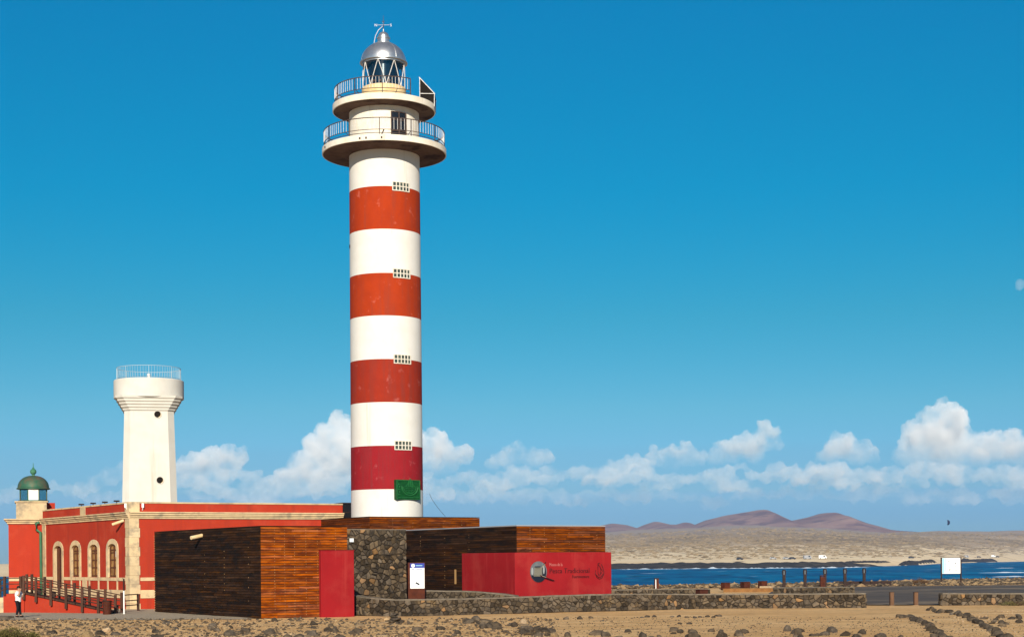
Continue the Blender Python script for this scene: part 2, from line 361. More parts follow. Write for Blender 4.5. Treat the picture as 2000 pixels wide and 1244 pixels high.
def ground_material():
    mt = bpy.data.materials.new('sand_and_lava_plain'); mt.use_nodes = True
    nt = mt.node_tree; N = nt.nodes; K = nt.links.new; p = N['Principled BSDF']
    p.inputs['Roughness'].default_value = 0.95; setin(p, ['Specular IOR Level'], 0.1)
    geo = N.new('ShaderNodeNewGeometry')
    def nz(sc, det=8, rough=0.6):
        n = N.new('ShaderNodeTexNoise'); n.inputs['Scale'].default_value = sc; n.inputs['Detail'].default_value = det; n.inputs['Roughness'].default_value = rough
        K(geo.outputs['Position'], n.inputs['Vector']); return n.outputs[0]
    def mr(s, a, b, c=0.0, d=1.0):
        r_ = N.new('ShaderNodeMapRange'); r_.inputs[1].default_value = a; r_.inputs[2].default_value = b; r_.inputs[3].default_value = c; r_.inputs[4].default_value = d; K(s, r_.inputs[0]); return r_.outputs[0]
    def mix(f, A, B):
        x = N.new('ShaderNodeMix'); x.data_type = 'RGBA'
        if isinstance(f, float): x.inputs[0].default_value = f
        else: K(f, x.inputs[0])
        for s_, v in ((x.inputs[6], A), (x.inputs[7], B)):
            if isinstance(v, tuple): s_.default_value = (*v, 1)
            else: K(v, s_)
        return x.outputs[2]
    def mul(a, b):
        x = N.new('ShaderNodeMath'); x.operation = 'MULTIPLY'; K(a, x.inputs[0])
        if isinstance(b, float): x.inputs[1].default_value = b
        else: K(b, x.inputs[1])
        return x.outputs[0]
    sand = mix(mr(nz(0.12), 0.38, 0.62), (0.70, 0.405, 0.155), (0.82, 0.52, 0.235))
    sand = mix(mr(nz(1.7), 0.45, 0.75), sand, (0.56, 0.315, 0.125))
    sand = mix(mul(mr(nz(6.0, 5), 0.56, 0.68), 0.7), sand, (0.25, 0.16, 0.09))
    sand = mix(mul(mr(nz(14.0, 3), 0.60, 0.70), 0.6), sand, (0.75, 0.60, 0.42))
    mpt = N.new('ShaderNodeMapping'); mpt.inputs['Scale'].default_value = (0.05, 1.0, 1.0); mpt.inputs['Rotation'].default_value = (0, 0, 0.05); K(geo.outputs['Position'], mpt.inputs[0])
    ntr = N.new('ShaderNodeTexNoise'); ntr.inputs['Scale'].default_value = 0.9; ntr.inputs['Detail'].default_value = 6; K(mpt.outputs[0], ntr.inputs['Vector'])
    sand = mix(mul(mr(ntr.outputs[0], 0.52, 0.66), 0.55), sand, (0.50, 0.275, 0.115))
    sand = mix(mul(mr(ntr.outputs[0], 0.44, 0.34), 0.6), sand, (0.86, 0.60, 0.31))
    sand = mix(mul(mr(nz(0.45, 7, 0.7), 0.53, 0.66), 0.6), sand, (0.40, 0.235, 0.11))
    # far plain: pale sand with scrub and lava grains, the lava cover growing inland
    sep = N.new('ShaderNodeSeparateXYZ'); K(geo.outputs['Position'], sep.inputs[0])
    far = mr(sep.outputs['Y'], 560.0, 600.0)
    pale = mix(mr(nz(0.012), 0.4, 0.6), (0.92, 0.72, 0.45), (0.80, 0.60, 0.35))
    cover = mr(sep.outputs['Z'], 3.0, 26.0)
    th = N.new('ShaderNodeMath'); th.operation = 'ADD'; K(nz(0.05, 9, 0.7), th.inputs[0]); K(mul(cover, 0.26), th.inputs[1])
    scr = mr(th.outputs[0], 0.57, 0.66)
    dark = mix(mr(nz(0.02), 0.4, 0.6), (0.25, 0.175, 0.095), (0.38, 0.265, 0.155))
    pale = mix(scr, pale, dark)
    pale = mix(mul(mr(nz(0.0035, 6, 0.6), 0.48, 0.62), 0.55), pale, (0.78, 0.58, 0.36))
    hi = mr(sep.outputs['Z'], 28.0, 52.0)
    pale = mix(mul(hi, 0.8), pale, (0.40, 0.31, 0.245))
    col = mix(far, sand, pale)
    K(col, p.inputs['Base Color'])
    b = N.new('ShaderNodeBump'); b.inputs['Strength'].default_value = 0.9; b.inputs['Distance'].default_value = 0.10
    K(nz(2.4, 9, 0.72), b.inputs['Height']); K(b.outputs[0], p.inputs['Normal'])
    return mt
def axis(parts):
    out = []
    for a, b, s in parts: out += list(np.arange(a, b, s))
    return np.array(out + [parts[-1][1]])
def sym(parts):
    a = axis(parts); return np.concatenate([-a[::-1][:-1], a])
ys = axis([(-120, 50, 8), (50, 106, 0.5), (106, 190, 2), (190, 400, 4), (400, 800, 20), (800, 1300, 9), (1300, 2600, 22), (2600, 4400, 60), (4400, 5600, 150)])
xs = sym([(0, 36, 0.5), (36, 120, 3), (120, 500, 9), (500, 1200, 25), (1200, 2600, 100), (2600, 3800, 300)])
ground = grid_mesh('ground', xs, ys, terrain, ground_material()); ground['kind'] = 'structure'
def gz(x, y): return float(terrain(np.array([x]), np.array([y]))[0])

# sea
def sea_material():
    mt = bpy.data.materials.new('sea_water'); mt.use_nodes = True
    nt = mt.node_tree; N = nt.nodes; K = nt.links.new; p = N['Principled BSDF']
    p.inputs['Roughness'].default_value = 0.55; setin(p, ['Specular IOR Level'], 0.10)
    geo = N.new('ShaderNodeNewGeometry')
    def nz(sc, st, det=5, lo=0.4, hi=0.6):
        mp = N.new('ShaderNodeMapping'); mp.inputs['Scale'].default_value = st; K(geo.outputs['Position'], mp.inputs[0])
        n = N.new('ShaderNodeTexNoise'); n.inputs['Scale'].default_value = sc; n.inputs['Detail'].default_value = det; K(mp.outputs[0], n.inputs['Vector'])
        r_ = N.new('ShaderNodeMapRange'); r_.inputs[1].default_value = lo; r_.inputs[2].default_value = hi; K(n.outputs[0], r_.inputs[0]); return r_.outputs[0], n.outputs[0]
    def mix(f, A, B):
        x = N.new('ShaderNodeMix'); x.data_type = 'RGBA'; K(f, x.inputs[0])
        for s_, v in ((x.inputs[6], A), (x.inputs[7], B)):
            if isinstance(v, tuple): s_.default_value = (*v, 1)
            else: K(v, s_)
        return x.outputs[2]
    c = mix(nz(0.03, (1, 0.35, 1))[0], (0.0, 0.080, 0.22), (0.0, 0.165, 0.33))
    c = mix(nz(0.18, (1, 0.3, 1), 6, 0.5, 0.66)[0], c, (0.0, 0.025, 0.085))
    c = mix(nz(0.13, (0.5, 0.45, 1), 7, 0.67, 0.71)[0], c, (0.75, 0.80, 0.82))
    K(c, p.inputs['Base Color'])
    b = N.new('ShaderNodeBump'); b.inputs['Strength'].default_value = 0.6; b.inputs['Distance'].default_value = 0.5
    K(nz(0.25, (1, 0.5, 1), 7)[1], b.inputs['Height']); K(b.outputs[0], p.inputs['Normal'])
    return mt
sea = grid_mesh('sea', np.linspace(-3700, 3700, 60), np.linspace(100, 3300, 60), lambda X, Y: np.full_like(X, SEA) , sea_material()); sea['kind'] = 'structure'
M['foam'] = pmat('sea_foam', (0.84, 0.88, 0.90), (0.55, 0.66, 0.75), 0.5, 0.9, 0.5, 0.8, lo=0.45, hi=0.75)

# surf: low ragged ridges of white water along the far rocks
def surf_line(p0, p1, off, amp, label):
    mb = MB(); n = max(8, int(abs(p1 - p0) / 1.5)); top = []
    w = []
    for i in range(n + 1):
        p = p0 + (p1 - p0) * i / n; k = (p - 1000) / F
        D = float(lerp(p, FAR)) + off + 9 * mnoise.noise((p * 0.03, off, 3)) + 4 * mnoise.noise((p * 0.15, off, 9))
        h = max(0.02, 0.6 * amp * (0.35 + 1.2 * mnoise.noise((p * 0.06, off, 1)) + 0.4 * mnoise.noise((p * 0.2, off, 5)))) * min(1, 4 * i / n, 4 * (n - i) / n + 0.02)
        w.append(((k * D, D, SEA - 0.1), (k * (D + 4), D + 4, SEA + h), (k * (D + 9), D + 9, SEA + h * 0.5), (k * (D + 15), D + 15, SEA - 0.1)))
    vs = [q for r_ in w for q in r_]
    fs = [(4*i+j, 4*i+j+1, 4*i+4+j+1, 4*i+4+j) for i in range(n) for j in range(3)]
    mb.add(vs, fs)
    return tag(mb.build('surf', M['foam'], smooth=True), label, 'surf', kind='stuff')
surf_line(1205, 1345, -42, 1.0, 'white surf breaking along the dark rocks across the inlet')
surf_line(1330, 1470, -22, 1.2, 'white water rolling onto the lava shelf in mid inlet')
surf_line(1420, 1560, -34, 1.4, 'long white breaker before the lava shelf behind the tall posts')
surf_line(1555, 1700, -60, 1.3, 'white breaker behind the right tall posts')
def breaker(px, py, half, amp, label):
    D = (EYE - SEA) * F / (py - (H0 - (px - 1000) * sr)); mb = MB(); w = []; n = 24
    for i in range(n + 1):
        x = gx(px, D) + half * (2 * i / n - 1); e = 1 - (2 * i / n - 1) ** 2; y = D + 6 * mnoise.noise((x * 0.08, py, 0))
        h = max(0.02, amp * e * (0.6 + 0.8 * mnoise.noise((x * 0.2, py, 4))))
        w.append(((x, y, SEA - 0.1), (x, y + 2, SEA + h), (x, y + 6, SEA - 0.1)))
    mb.add([q for r_ in w for q in r_], [(3*i+j, 3*i+j+1, 3*i+3+j+1, 3*i+3+j) for i in range(n) for j in range(2)])
    return tag(mb.build('surf', M['foam'], smooth=True), label, 'surf', kind='stuff')
breaker(1970, 1118, 9, 0.35, 'white breaker right of the white map board')
breaker(1980, 1126, 5, 0.25, 'small white wave near the stony shore at the right edge')
breaker(1965, 1109, 5, 0.25, 'thin white wave in open water right of the map board')

# lava shelf and mounds on the far shore
def lava(p0, p1, dep0, h, label, off=-14, dep1=None):
    k = 90; pr = 8; vs = []
    for i in range(k + 1):
        p = p0 + (p1 - p0) * i / k; e = min(1, 6 * i / k, 6 * (k - i) / k) ** 0.6
        D0 = float(lerp(p, FAR)) + off; kk = (p - 1000) / F
        dep = dep0 if dep1 is None else dep0 + (dep1 - dep0) * i / k
        for j in range(pr + 1):
            D = D0 + dep * e * j / pr
            s = math.sin(math.pi * min(1, j / pr * 1.0))
            z0 = float(terrain(np.array([kk * D]), np.array([D]))[0])
            zz = max(z0, SEA) - 0.25 + e * (h * s * (0.75 + 0.7 * mnoise.noise((p * 0.035, j * 0.4, h))) + 0.55 * mnoise.noise((p * 0.3, j * 1.1, 2)) * s)
            vs.append((kk * D, D, zz))
    fs = [(i*(pr+1)+j, i*(pr+1)+j+1, (i+1)*(pr+1)+j+1, (i+1)*(pr+1)+j) for i in range(k) for j in range(pr)]
    o = MB().add(vs, fs).build('lava_shelf', M['lava'], smooth=True)
    return tag(o, label, 'lava rock', kind='structure')
lava(1100, 1735, 60, 2.1, 'dark lava shelf along the far shore', -16)
lava(1640, 1742, 26, 0.9, 'dark tongue of lava ending in the sand', 30)
lava(1752, 1835, 60, 2.0, 'low black lava mound on the beach left of the map board', -12)
lava(1868, 1950, 60, 3.2, 'low black lava mound on the beach right of the map board', -12)

# scrub on the far plain
def far_scrub():
    n = 12000; D = 960 + 1900 * nrng.random(n) ** 1.5; p = nrng.uniform(900, 2150, n)
    X = (p - 1000) / F * D; fs = lerp(p, FAR); keep = (D > fs + 100) & (nrng.random(n) < np.clip((D - fs - 60) / 500, 0.10, 1))
    X, D = X[keep], D[keep]; Z = terrain(X, D); n = len(X)
    s = nrng.uniform(0.5, 1.5, n) * (1 + (D - 950) / 2500); h = s * nrng.uniform(0.35, 0.7, n)
    base = np.array([(-1, -.4, 0), (-.2, -.9, 0), (1, -.3, 0), (.5, .8, 0), (-.6, .7, 0), (-.4, 0, 1), (.45, .1, .9)])
    V = base[None] * np.stack([s * nrng.uniform(1, 2.6, n), s, h], -1)[:, None, :] + nrng.normal(0, 0.12, (n, 7, 3)) * s[:, None, None]
    V += np.stack([X, D, Z - 0.1], -1)[:, None, :]
    f = np.array([(0, 1, 5), (1, 6, 5), (1, 2, 6), (2, 3, 6), (3, 5, 6), (3, 4, 5), (4, 0, 5)])
    Fc = (f[None] + (np.arange(n) * 7)[:, None, None]).reshape(-1, 3)
    me = bpy.data.meshes.new('far_scrub'); me.from_pydata(V.reshape(-1, 3).tolist(), [], Fc.tolist()); me.update()
    return tag(mobj('far_scrub', me, M['scrub_far']), 'dark scrub and stones dotted over the far sandy plain', 'scrub', kind='stuff')
far_scrub()

# volcanic hills
M['hill'] = pmat('volcanic_hill', (0.25, 0.130, 0.100), (0.38, 0.225, 0.165), 0.007, 0.95, 0.8, 0.01, bdist=8, c3=(0.17, 0.09, 0.078), s3=0.012)
def hill(D, sil, wid, label):
    ps = np.linspace(sil[0][0], sil[-1][0], 90); ds = np.linspace(-1, 1, 30)
    vs = []
    for d in ds:
        for p in ps:
            py = float(lerp(p, sil)); Z = hz(p, py, D); k = (p - 1000) / F
            lim = hz(p, 1050, D)
            e = math.exp(-(d * 1.7) ** 2) - math.exp(-1.7 ** 2)
            y = D + d * wid; zz = lim + (Z - lim) * e / (1 - math.exp(-1.7 ** 2)) 
            zz += (mnoise.fractal((k * D * 0.004, y * 0.004, 3), 1.0, 2.0, 5)) * 0.11 * max(0, Z - lim) * min(1, 3 * abs(d) + 0.15)
            vs.append((k * D, y, zz))
    n = len(ps); fs = [(j*n+i, j*n+i+1, (j+1)*n+i+1, (j+1)*n+i) for j in range(len(ds)-1) for i in range(n-1)]
    return tag(MB().add(vs, fs).build('hill', M['hill'], smooth=True), label, 'hill', kind='structure')
def soften(pts, r=9):
    xs_ = np.linspace(pts[0][0], pts[-1][0], 160); y = lerp(xs_, pts); k = np.ones(r) / r
    yp = np.convolve(np.pad(y, r // 2, mode='edge'), k, 'valid')[:160]; return list(zip(xs_, yp))
hill(4700, soften([(1290, 1050), (1335, 1034), (1385, 1014), (1420, 1006), (1455, 1001), (1480, 996.5), (1491, 996.5), (1510, 1008), (1528, 1018), (1560, 1024), (1620, 1040), (1660, 1050)], 3), 900, 'higher volcanic hill with a notched reddish summit')
hill(4500, soften([(1490, 1050), (1520, 1024), (1545, 1017), (1590, 1008), (1610, 1002), (1622, 1001.5), (1634, 1008), (1650, 1015), (1670, 1021), (1686, 1030), (1699, 1039), (1708, 1050)], 3), 800, 'pointed reddish volcanic hill to the right of the notched one')
hill(5000, soften([(1100, 1050), (1150, 1030), (1195, 1022), (1218, 1025), (1240, 1032), (1262, 1023), (1278, 1018), (1300, 1024), (1318, 1025), (1335, 1020), (1348, 1027), (1380, 1040), (1420, 1050)], 3), 900, 'row of three low hazy hills beside the wooden building')

# road, gravel forecourt, terrace
def sheet(name, poly, lift, mat, nsub=30):
    """a polygon draped just above the ground"""
    bm = bmesh.new(); f = bm.faces.new([bm.verts.new((x, y, 0)) for x, y in poly])
    xs_ = [p[0] for p in poly]; ys_ = [p[1] for p in poly]
    for i in range(1, nsub):
        x = min(xs_) + (max(xs_) - min(xs_)) * i / nsub
        bmesh.ops.bisect_plane(bm, geom=bm.verts[:] + bm.edges[:] + bm.faces[:], plane_co=(x, 0, 0), plane_no=(1, 0, 0))
        y = min(ys_) + (max(ys_) - min(ys_)) * i / nsub
        bmesh.ops.bisect_plane(bm, geom=bm.verts[:] + bm.edges[:] + bm.faces[:], plane_co=(0, y, 0), plane_no=(0, 1, 0))
    for v in bm.verts: v.co.z = gz(v.co.x, v.co.y) + lift
    bmesh.ops.recalc_face_normals(bm, faces=bm.faces)
    me = bpy.data.meshes.new(name); bm.to_mesh(me); bm.free()
    o = mobj(name, me, mat); o['kind'] = 'structure'; return o
road = sheet('road', [(gx(1672, 104), 104), (gx(1845, 103), 102.5), (gx(2000, 104), 104), (gx(2600, 106), 106), (gx(2700, 172), 172), (gx(2000, 176), 176), (gx(1720, 176), 176), (gx(1520, 168), 168), (gx(1500, 140), 140), (gx(1600, 118), 118)], 0.05, M['asphalt'])
sheet('forecourt', [(-45, 100), (-45, 90.5), (-30, 90.2), (-22, 88.5), (-14.2, 87.6), (-14.0, 89), (-22, 101.5), (-23.5, 108), (-45, 108)], 0.022, M['gravel'])

# ------------------------------------------------------------------ stone walls
def clip_poly(poly, a, b, c):
    """keep ax+by<=c"""
    out = []
    for i in range(len(poly)):
        p, q = poly[i], poly[(i + 1) % len(poly)]
        dp, dq = a*p[0]+b*p[1]-c, a*q[0]+b*q[1]-c
        if dp <= 0: out.append(p)
        if (dp < 0 < dq) or (dq < 0 < dp):
            t = dp / (dp - dq); out.append((p[0]+(q[0]-p[0])*t, p[1]+(q[1]-p[1])*t))
    return out
def cells(W, Hh, size, gap, seed):
    r_ = random.Random(seed); nx = max(1, round(W / (size * 1.1))); ny = max(1, round(Hh / size)); pts = []
    for j in range(ny):
        for i in range(nx):
            if r_.random() < 0.05 and nx > 3: continue
            pts.append(((i + 0.5 + (0.5 if j % 2 else 0) * 0.9 + r_.uniform(-.48, .48)) * W / nx, (j + 0.5 + r_.uniform(-.46, .46)) * Hh / ny))
            if r_.random() < 0.16: pts.append((pts[-1][0] + r_.uniform(-.6, .6) * size, pts[-1][1] + r_.uniform(-.5, .5) * size))
    pts = [p for p in pts if -0.2 < p[0] < W + 0.2 and 0 < p[1] < Hh]
    out = []
    for i, p in enumerate(pts):
        poly = [(0, 0), (W, 0), (W, Hh), (0, Hh)]
        for j, q in enumerate(pts):
            if i == j: continue
            dx, dy = q[0]-p[0], q[1]-p[1]; d = math.hypot(dx, dy)
            if d > 4.5 * size or d < 1e-4: continue
            a, b = dx/d, dy/d
            c = a*(p[0]+q[0])/2 + b*(p[1]+q[1])/2 - gap
            poly = clip_poly(poly, a, b, c)
            if len(poly) < 3: break
        if len(poly) >= 3:
            # drop tiny edges
            pp = [poly[k] for k in range(len(poly)) if math.dist(poly[k], poly[k-1]) > 0.02]
            if len(pp) >= 3: out.append(pp)
    return out
def stone_faces(parent, W, Hh, size, mapf, seed, proud=0.06, gap=0.016, ochre=0.03):
    """each stone of a rubble wall face as a part of its own; mapf(u, v, outward) gives a point"""
    r_ = random.Random(seed); made = 0
    for poly in cells(W, Hh, size, gap, seed):
        cx = sum(p[0] for p in poly) / len(poly); cy = sum(p[1] for p in poly) / len(poly); n = len(poly)
        d = proud * r_.uniform(0.6, 1.35); tilt = (r_.uniform(-.14, .14), r_.uniform(-.14, .14))
        vs = [mapf(x, y, -0.02) for x, y in poly] + [mapf(x, y, d * 0.45) for x, y in poly]
        vs += [mapf(cx + (x-cx)*r_.uniform(.70, .86), cy + (y-cy)*r_.uniform(.70, .86), d + tilt[0]*(x-cx) + tilt[1]*(y-cy)) for x, y in poly]
        vs.append(mapf(cx, cy, d * 1.12))
        fs = [(i, (i+1) % n, n+(i+1) % n, n+i) for i in range(n)] + [(n+i, n+(i+1) % n, 2*n+(i+1) % n, 2*n+i) for i in range(n)] + [(2*n+i, 2*n+(i+1) % n, 3*n) for i in range(n)]
        me = bpy.data.meshes.new('stone'); me.from_pydata([tuple(v) for v in vs], [], fs); me.update()
        mobj('stone', me, M['stone_ochre'] if r_.random() < ochre else M['stone'], parent); made += 1
    return made
class Path2:
    def __init__(s, pts):
        # smooth the corners
        P_ = [Vector((p[0], p[1], p[2], p[3])) for p in pts]; out = []
        for i in range(len(P_) - 1):
            p0 = P_[max(i-1, 0)]; p1 = P_[i]; p2 = P_[i+1]; p3 = P_[min(i+2, len(P_)-1)]
            for k in range(8):
                t = k / 8; out.append(0.5*((2*p1) + (p2-p0)*t + (2*p0-5*p1+4*p2-p3)*t*t + (3*p1-p0-3*p2+p3)*t**3))
        out.append(P_[-1]); s.p = out; s.s = [0]
        for a, b in zip(out, out[1:]): s.s.append(s.s[-1] + math.hypot(b[0]-a[0], b[1]-a[1]))
        s.len = s.s[-1]
    def at(s, u):
        u = min(max(u, 0), s.len)
        for i in range(len(s.s) - 1):
            if u <= s.s[i+1] or i == len(s.s) - 2:
                t = (u - s.s[i]) / max(1e-9, s.s[i+1]-s.s[i]); a, b = s.p[i], s.p[i+1]; q = a + (b-a)*t
                dx, dy = b[0]-a[0], b[1]-a[1]; l = math.hypot(dx, dy)
                return q, (dy/l, -dx/l)
def rubble_wall(pts, label, size=0.36, thick=0.45, seed=1, cap=True):
    """pts: (X, Y, base z, top z) left to right; the stony face looks at the camera"""
    P_ = Path2(pts); root = thing('stone_wall', label, 'stone wall', (pts[0][0], pts[0][1], pts[0][2]))
    o = Vector(root.location); mb = MB(); n = max(4, int(P_.len / 0.8)); vs = []
    for i in range(n + 1):
        q, nn = P_.at(P_.len * i / n)
        for w, z in ((0, q[2]-0.4), (0, q[3]-0.03), (-thick, q[3]-0.03), (-thick, q[2]-0.4)):
            vs.append((q[0]+nn[0]*w-o.x, q[1]+nn[1]*w-o.y, z-o.z))
    fs = [(4*i+j, 4*i+(j+1) % 4, 4*i+4+(j+1) % 4, 4*i+4+j) for i in range(n) for j in range(4)] + [(0, 1, 2, 3), (4*n+3, 4*n+2, 4*n+1, 4*n)]
    mb.add(vs, fs).build('mortar_core', M['mortar'], root)
    Hm = max(p[3]-p[2] for p in pts) + 0.08
    def mp(u, v, w):
        q, nn = P_.at(u); zz = q[2] - 0.08 + v * (q[3]-q[2]+0.08-0.03) / Hm
        return (q[0]+nn[0]*w-o.x, q[1]+nn[1]*w-o.y, zz-o.z)
    stone_faces(root, P_.len, Hm, size, mp, seed)
    # end face
    for ue, sg in ((0, -1), (P_.len, 1)):
        q, nn = P_.at(ue); td = (-nn[1]*sg, nn[0]*sg)
        def me_(u, v, w, q=q, nn=nn, td=td): return (q[0]-nn[0]*u+td[0]*w-o.x, q[1]-nn[1]*u+td[1]*w-o.y, q[2]+v*(q[3]-q[2]-0.03)/Hm-o.z)
        stone_faces(root, thick, Hm, size, me_, seed + 7)
    if cap:
        vs = []
        for i in range(n + 1):
            q, nn = P_.at(P_.len * i / n); jz = 0.012 * math.sin(i * 2.3)
            for w, z in ((0.04, q[3]-0.03), (0.035, q[3]+0.04+jz), (-thick-0.03, q[3]+0.04+jz), (-thick-0.03, q[3]-0.03)):
                vs.append((q[0]+nn[0]*w-o.x, q[1]+nn[1]*w-o.y, z-o.z))
        MB().add(vs, fs).build('capping', M['wall_cap'], root)
    return root
def wp(px, base, top, D): return (gx(px, D), D, hz(px, base, D), hz(px, top, D))
FW = [wp(676, 1195, 1162, 92.8), wp(722, 1199.5, 1167.5, 90.9), wp(772, 1201.5, 1171, 90.4), wp(860, 1200.5, 1170, 91.4), wp(954, 1196.5, 1168, 93), wp(1192, 1189.5, 1160.5, 96), wp(1392, 1187, 1160.5, 99.5), wp(1690, 1188, 1159, 99)]
rubble_wall(FW, 'long low dark stone wall curving along the sand before the museum', 0.27, seed=3)
rubble_wall([wp(1840, 1182, 1159, 102), wp(1920, 1181, 1159, 102.6), wp(2010, 1181, 1159, 103), wp(2140, 1181, 1159, 104)], 'short low stone wall at the right edge beside the two bollards', 0.28, seed=5)
rubble_wall([wp(812, 1172, 1153.5, 96.4), wp(905, 1172, 1154.5, 95.9), wp(960, 1174, 1158, 95.3), wp(1006, 1175, 1163.5, 94.7)], 'low inner stone wall between the information totem and the red panel', 0.27, seed=8)
rubble_wall([wp(1180, 1165, 1152.5, 112), wp(1260, 1163.5, 1150.5, 112.6), wp(1330, 1163, 1150, 113.2), wp(1386, 1163, 1150, 114)], 'rear low stone wall between the museum and the low cube seat', 0.28, seed=9)
rubble_wall([wp(1519, 1161, 1147.5, 118), wp(1560, 1160, 1147, 119.5), wp(1610, 1159, 1146.5, 122), wp(1668, 1157, 1146.0, 124)], 'rear low stone wall below the tall dark posts', 0.28, seed=10)
# terrace behind the long wall
tp = [(p[0], p[1] + (0.75 if 0 < i_ < len(FW) - 1 else 0.3)) for i_, p in enumerate(FW)]
terr = MB().prism([(x, y) for x, y in tp] + [(gx(1690, 112), 112), (gx(1500, 118), 118), (gx(1180, 118), 118), (-2, 118), (-12, 118), (-12, 97)], -0.4, 0.5).build('terrace', M['asphalt']); terr['kind'] = 'structure'

# ------------------------------------------------------------------ lighthouse
LX, LD = gx(757, 113), 113.0
LB = 0.3
lh = thing('lighthouse', 'tall round lighthouse with red and white bands and two galleries', 'lighthouse', (LX, LD, LB))
def lz(py, D=110.6): return EYE + (H0 + (243 * sr) - py) / F * D - LB     # height of a row on the tower's front
R0, R1 = 2.49, 2.42
zb = [lz(y) for y in (955, 870, 785, 701, 616, 533, 447, 363.5)]
ZT = 30.95 - LB
def rad(z): return R0 + (R1 - R0) * z / ZT
edges = [0.0] + zb + [ZT]
bmats = [M['white'], M['red3'], M['white'], M['red2'], M['white'], M['red1'], M['white'], M['red1'], M['white']]
for i in range(9):
    a, b = edges[i], edges[i+1]
    red = i % 2 == 1; dr = 0.004 if red else 0.0
    MB().lathe([(rad(a)+dr, a), (rad((a+b)/2)+dr, (a+b)/2), (rad(b)+dr, b)] , 96).build('red_band' if red else 'white_band', bmats[i], lh, smooth=True)
# lower gallery
gl0, gl1 = 30.95 - LB, 31.36 - LB
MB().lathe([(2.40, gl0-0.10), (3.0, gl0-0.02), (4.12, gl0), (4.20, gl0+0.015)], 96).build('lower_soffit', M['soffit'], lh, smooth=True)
MB().lathe([(4.20, gl0+0.015), (4.27, gl0+0.03), (4.27, gl1), (4.2, gl1+0.03), (2.3, gl1+0.03)], 96).build('lower_gallery_deck', M['gallery'], lh, smooth=35)
gu0, gu1 = 33.90 - LB, 34.33 - LB
MB().lathe([(2.40, gl1), (2.40, gu0-0.05)], 96).build('gallery_drum', M['gallery'], lh, smooth=True)
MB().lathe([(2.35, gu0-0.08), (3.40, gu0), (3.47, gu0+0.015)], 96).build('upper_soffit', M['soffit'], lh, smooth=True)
MB().lathe([(3.47, gu0+0.015), (3.53, gu0+0.03), (3.53, gu1), (3.47, gu1+0.03), (1.5, gu1+0.03)], 96).build('upper_gallery_deck', M['gallery'], lh, smooth=35)
FRONT = -math.pi / 2
def ring(r, z, a0=0, a1=2*math.pi, n=72):
    full = abs(a1 - a0 - 2*math.pi) < 1e-6
    return [(r*math.cos(a0+(a1-a0)*i/n), r*math.sin(a0+(a1-a0)*i/n), z) for i in range(n if full else n+1)], full
def railing(parent, r, z, h, a0, a1, nb, mtop, mbal, mid=0.30, thin=1.0):
    for zz, rr in ((z+h, 0.032*thin), (z+h*mid, 0.022*thin), (z+h*0.10, 0.022*thin)):
        pts, full = ring(r, zz, a0, a1); MB().path(pts, rr, 6, full).build('rail', mtop, parent)
    bal = MB().box((0, 0, h*(1+mid)/2), (0.022*thin, 0.022*thin, h*(1-mid))).mesh('baluster')
    post = MB().box((0, 0, h/2), (0.05*thin, 0.05*thin, h)).mesh('post')
    full = abs(a1-a0-2*math.pi) < 1e-6
    for i in range(nb if full else nb+1):
        t = a0 + (a1-a0)*i/nb; is_post = i % 9 == 0
        mobj('post' if is_post else 'baluster', post if is_post else bal, mtop if is_post else mbal, parent, loc=(r*math.cos(t), r*math.sin(t), z)).rotation_euler = (0, 0, t)
railing(lh, 4.14, gl1+0.03, 1.12, 0, 2*math.pi, 108, M['rail'], M['railwhite'])
aend = FRONT + math.asin(0.59); railing(lh, 3.38, gu1+0.03, 1.12, aend - R(268), aend, 72, M['rail'], M['railwhite'])
# knee braces of the railing
for t in (R(-160), R(-125), R(-60), R(-20)):
    MB().tube((4.1*math.cos(t), 4.1*math.sin(t), gl1+0.4), (3.3*math.cos(t), 3.3*math.sin(t), gl1+0.05), 0.02).build('railing_brace', M['rail'], lh)
for t in (R(-165), R(-120), R(-70)):
    MB().tube((3.35*math.cos(t), 3.35*math.sin(t), gu1+0.4), (2.7*math.cos(t), 2.7*math.sin(t), gu1+0.05), 0.02).build('railing_brace', M['rail'], lh)
# gallery door
dt = FRONT + math.asin(33 / 69.5)
def on_drum(r, t, z): return (r*math.cos(t), r*math.sin(t), z)
dm = MB(); dw = 0.22
for k in range(6):
    a, b = dt - dw + 2*dw*k/6, dt - dw + 2*dw*(k+1)/6
    dm.add([on_drum(2.43, a, gl1+0.05), on_drum(2.43, b, gl1+0.05), on_drum(2.43, b, gl1+2.05), on_drum(2.43, a, gl1+2.05)], [(0, 1, 2, 3)])
door = dm.build('gallery_door', M['black'], lh)
fr = MB()
for a in (dt-dw, dt, dt+dw):
    fr.box(on_drum(2.46, a, gl1+1.05), (0.08, 0.06, 2.0), a)
for z in (0.08, 0.75, 1.5, 2.03):
    fr.path([on_drum(2.46, dt-dw+2*dw*k/6, gl1+z) for k in range(7)], 0.035, 4)
fr.build('door_frame', M['rail'], door)
MB().add([on_drum(2.47, dt+dw*1.2, gl1+0.06), on_drum(2.47, dt+dw*2.2, gl1+0.06), on_drum(2.47, dt+dw*2.2, gl1+1.7), on_drum(2.47, dt+dw*1.2, gl1+1.7)], [(0, 1, 2, 3)]).build('drum_panel', M['white'], lh)
# small fittings on the gallery rim
for t in (R(-155), R(-108), R(-102), R(-88)):
    MB().box(on_drum(4.29, t, gl0+0.2), (0.06, 0.10, 0.12), t).build('bracket', M['rail'], lh)
for t in (R(-110), R(-95), R(-72)):
    MB().box(on_drum(1.58, t, gu1+1.4), (0.12, 0.12, 0.12), t).build('bracket', M['rail'], lh)
MB().tube(on_drum(4.2, R(-88), gl1), on_drum(3.7, R(-86), gl1+0.45), 0.04).build('lamp_bracket', M['rail'], lh)
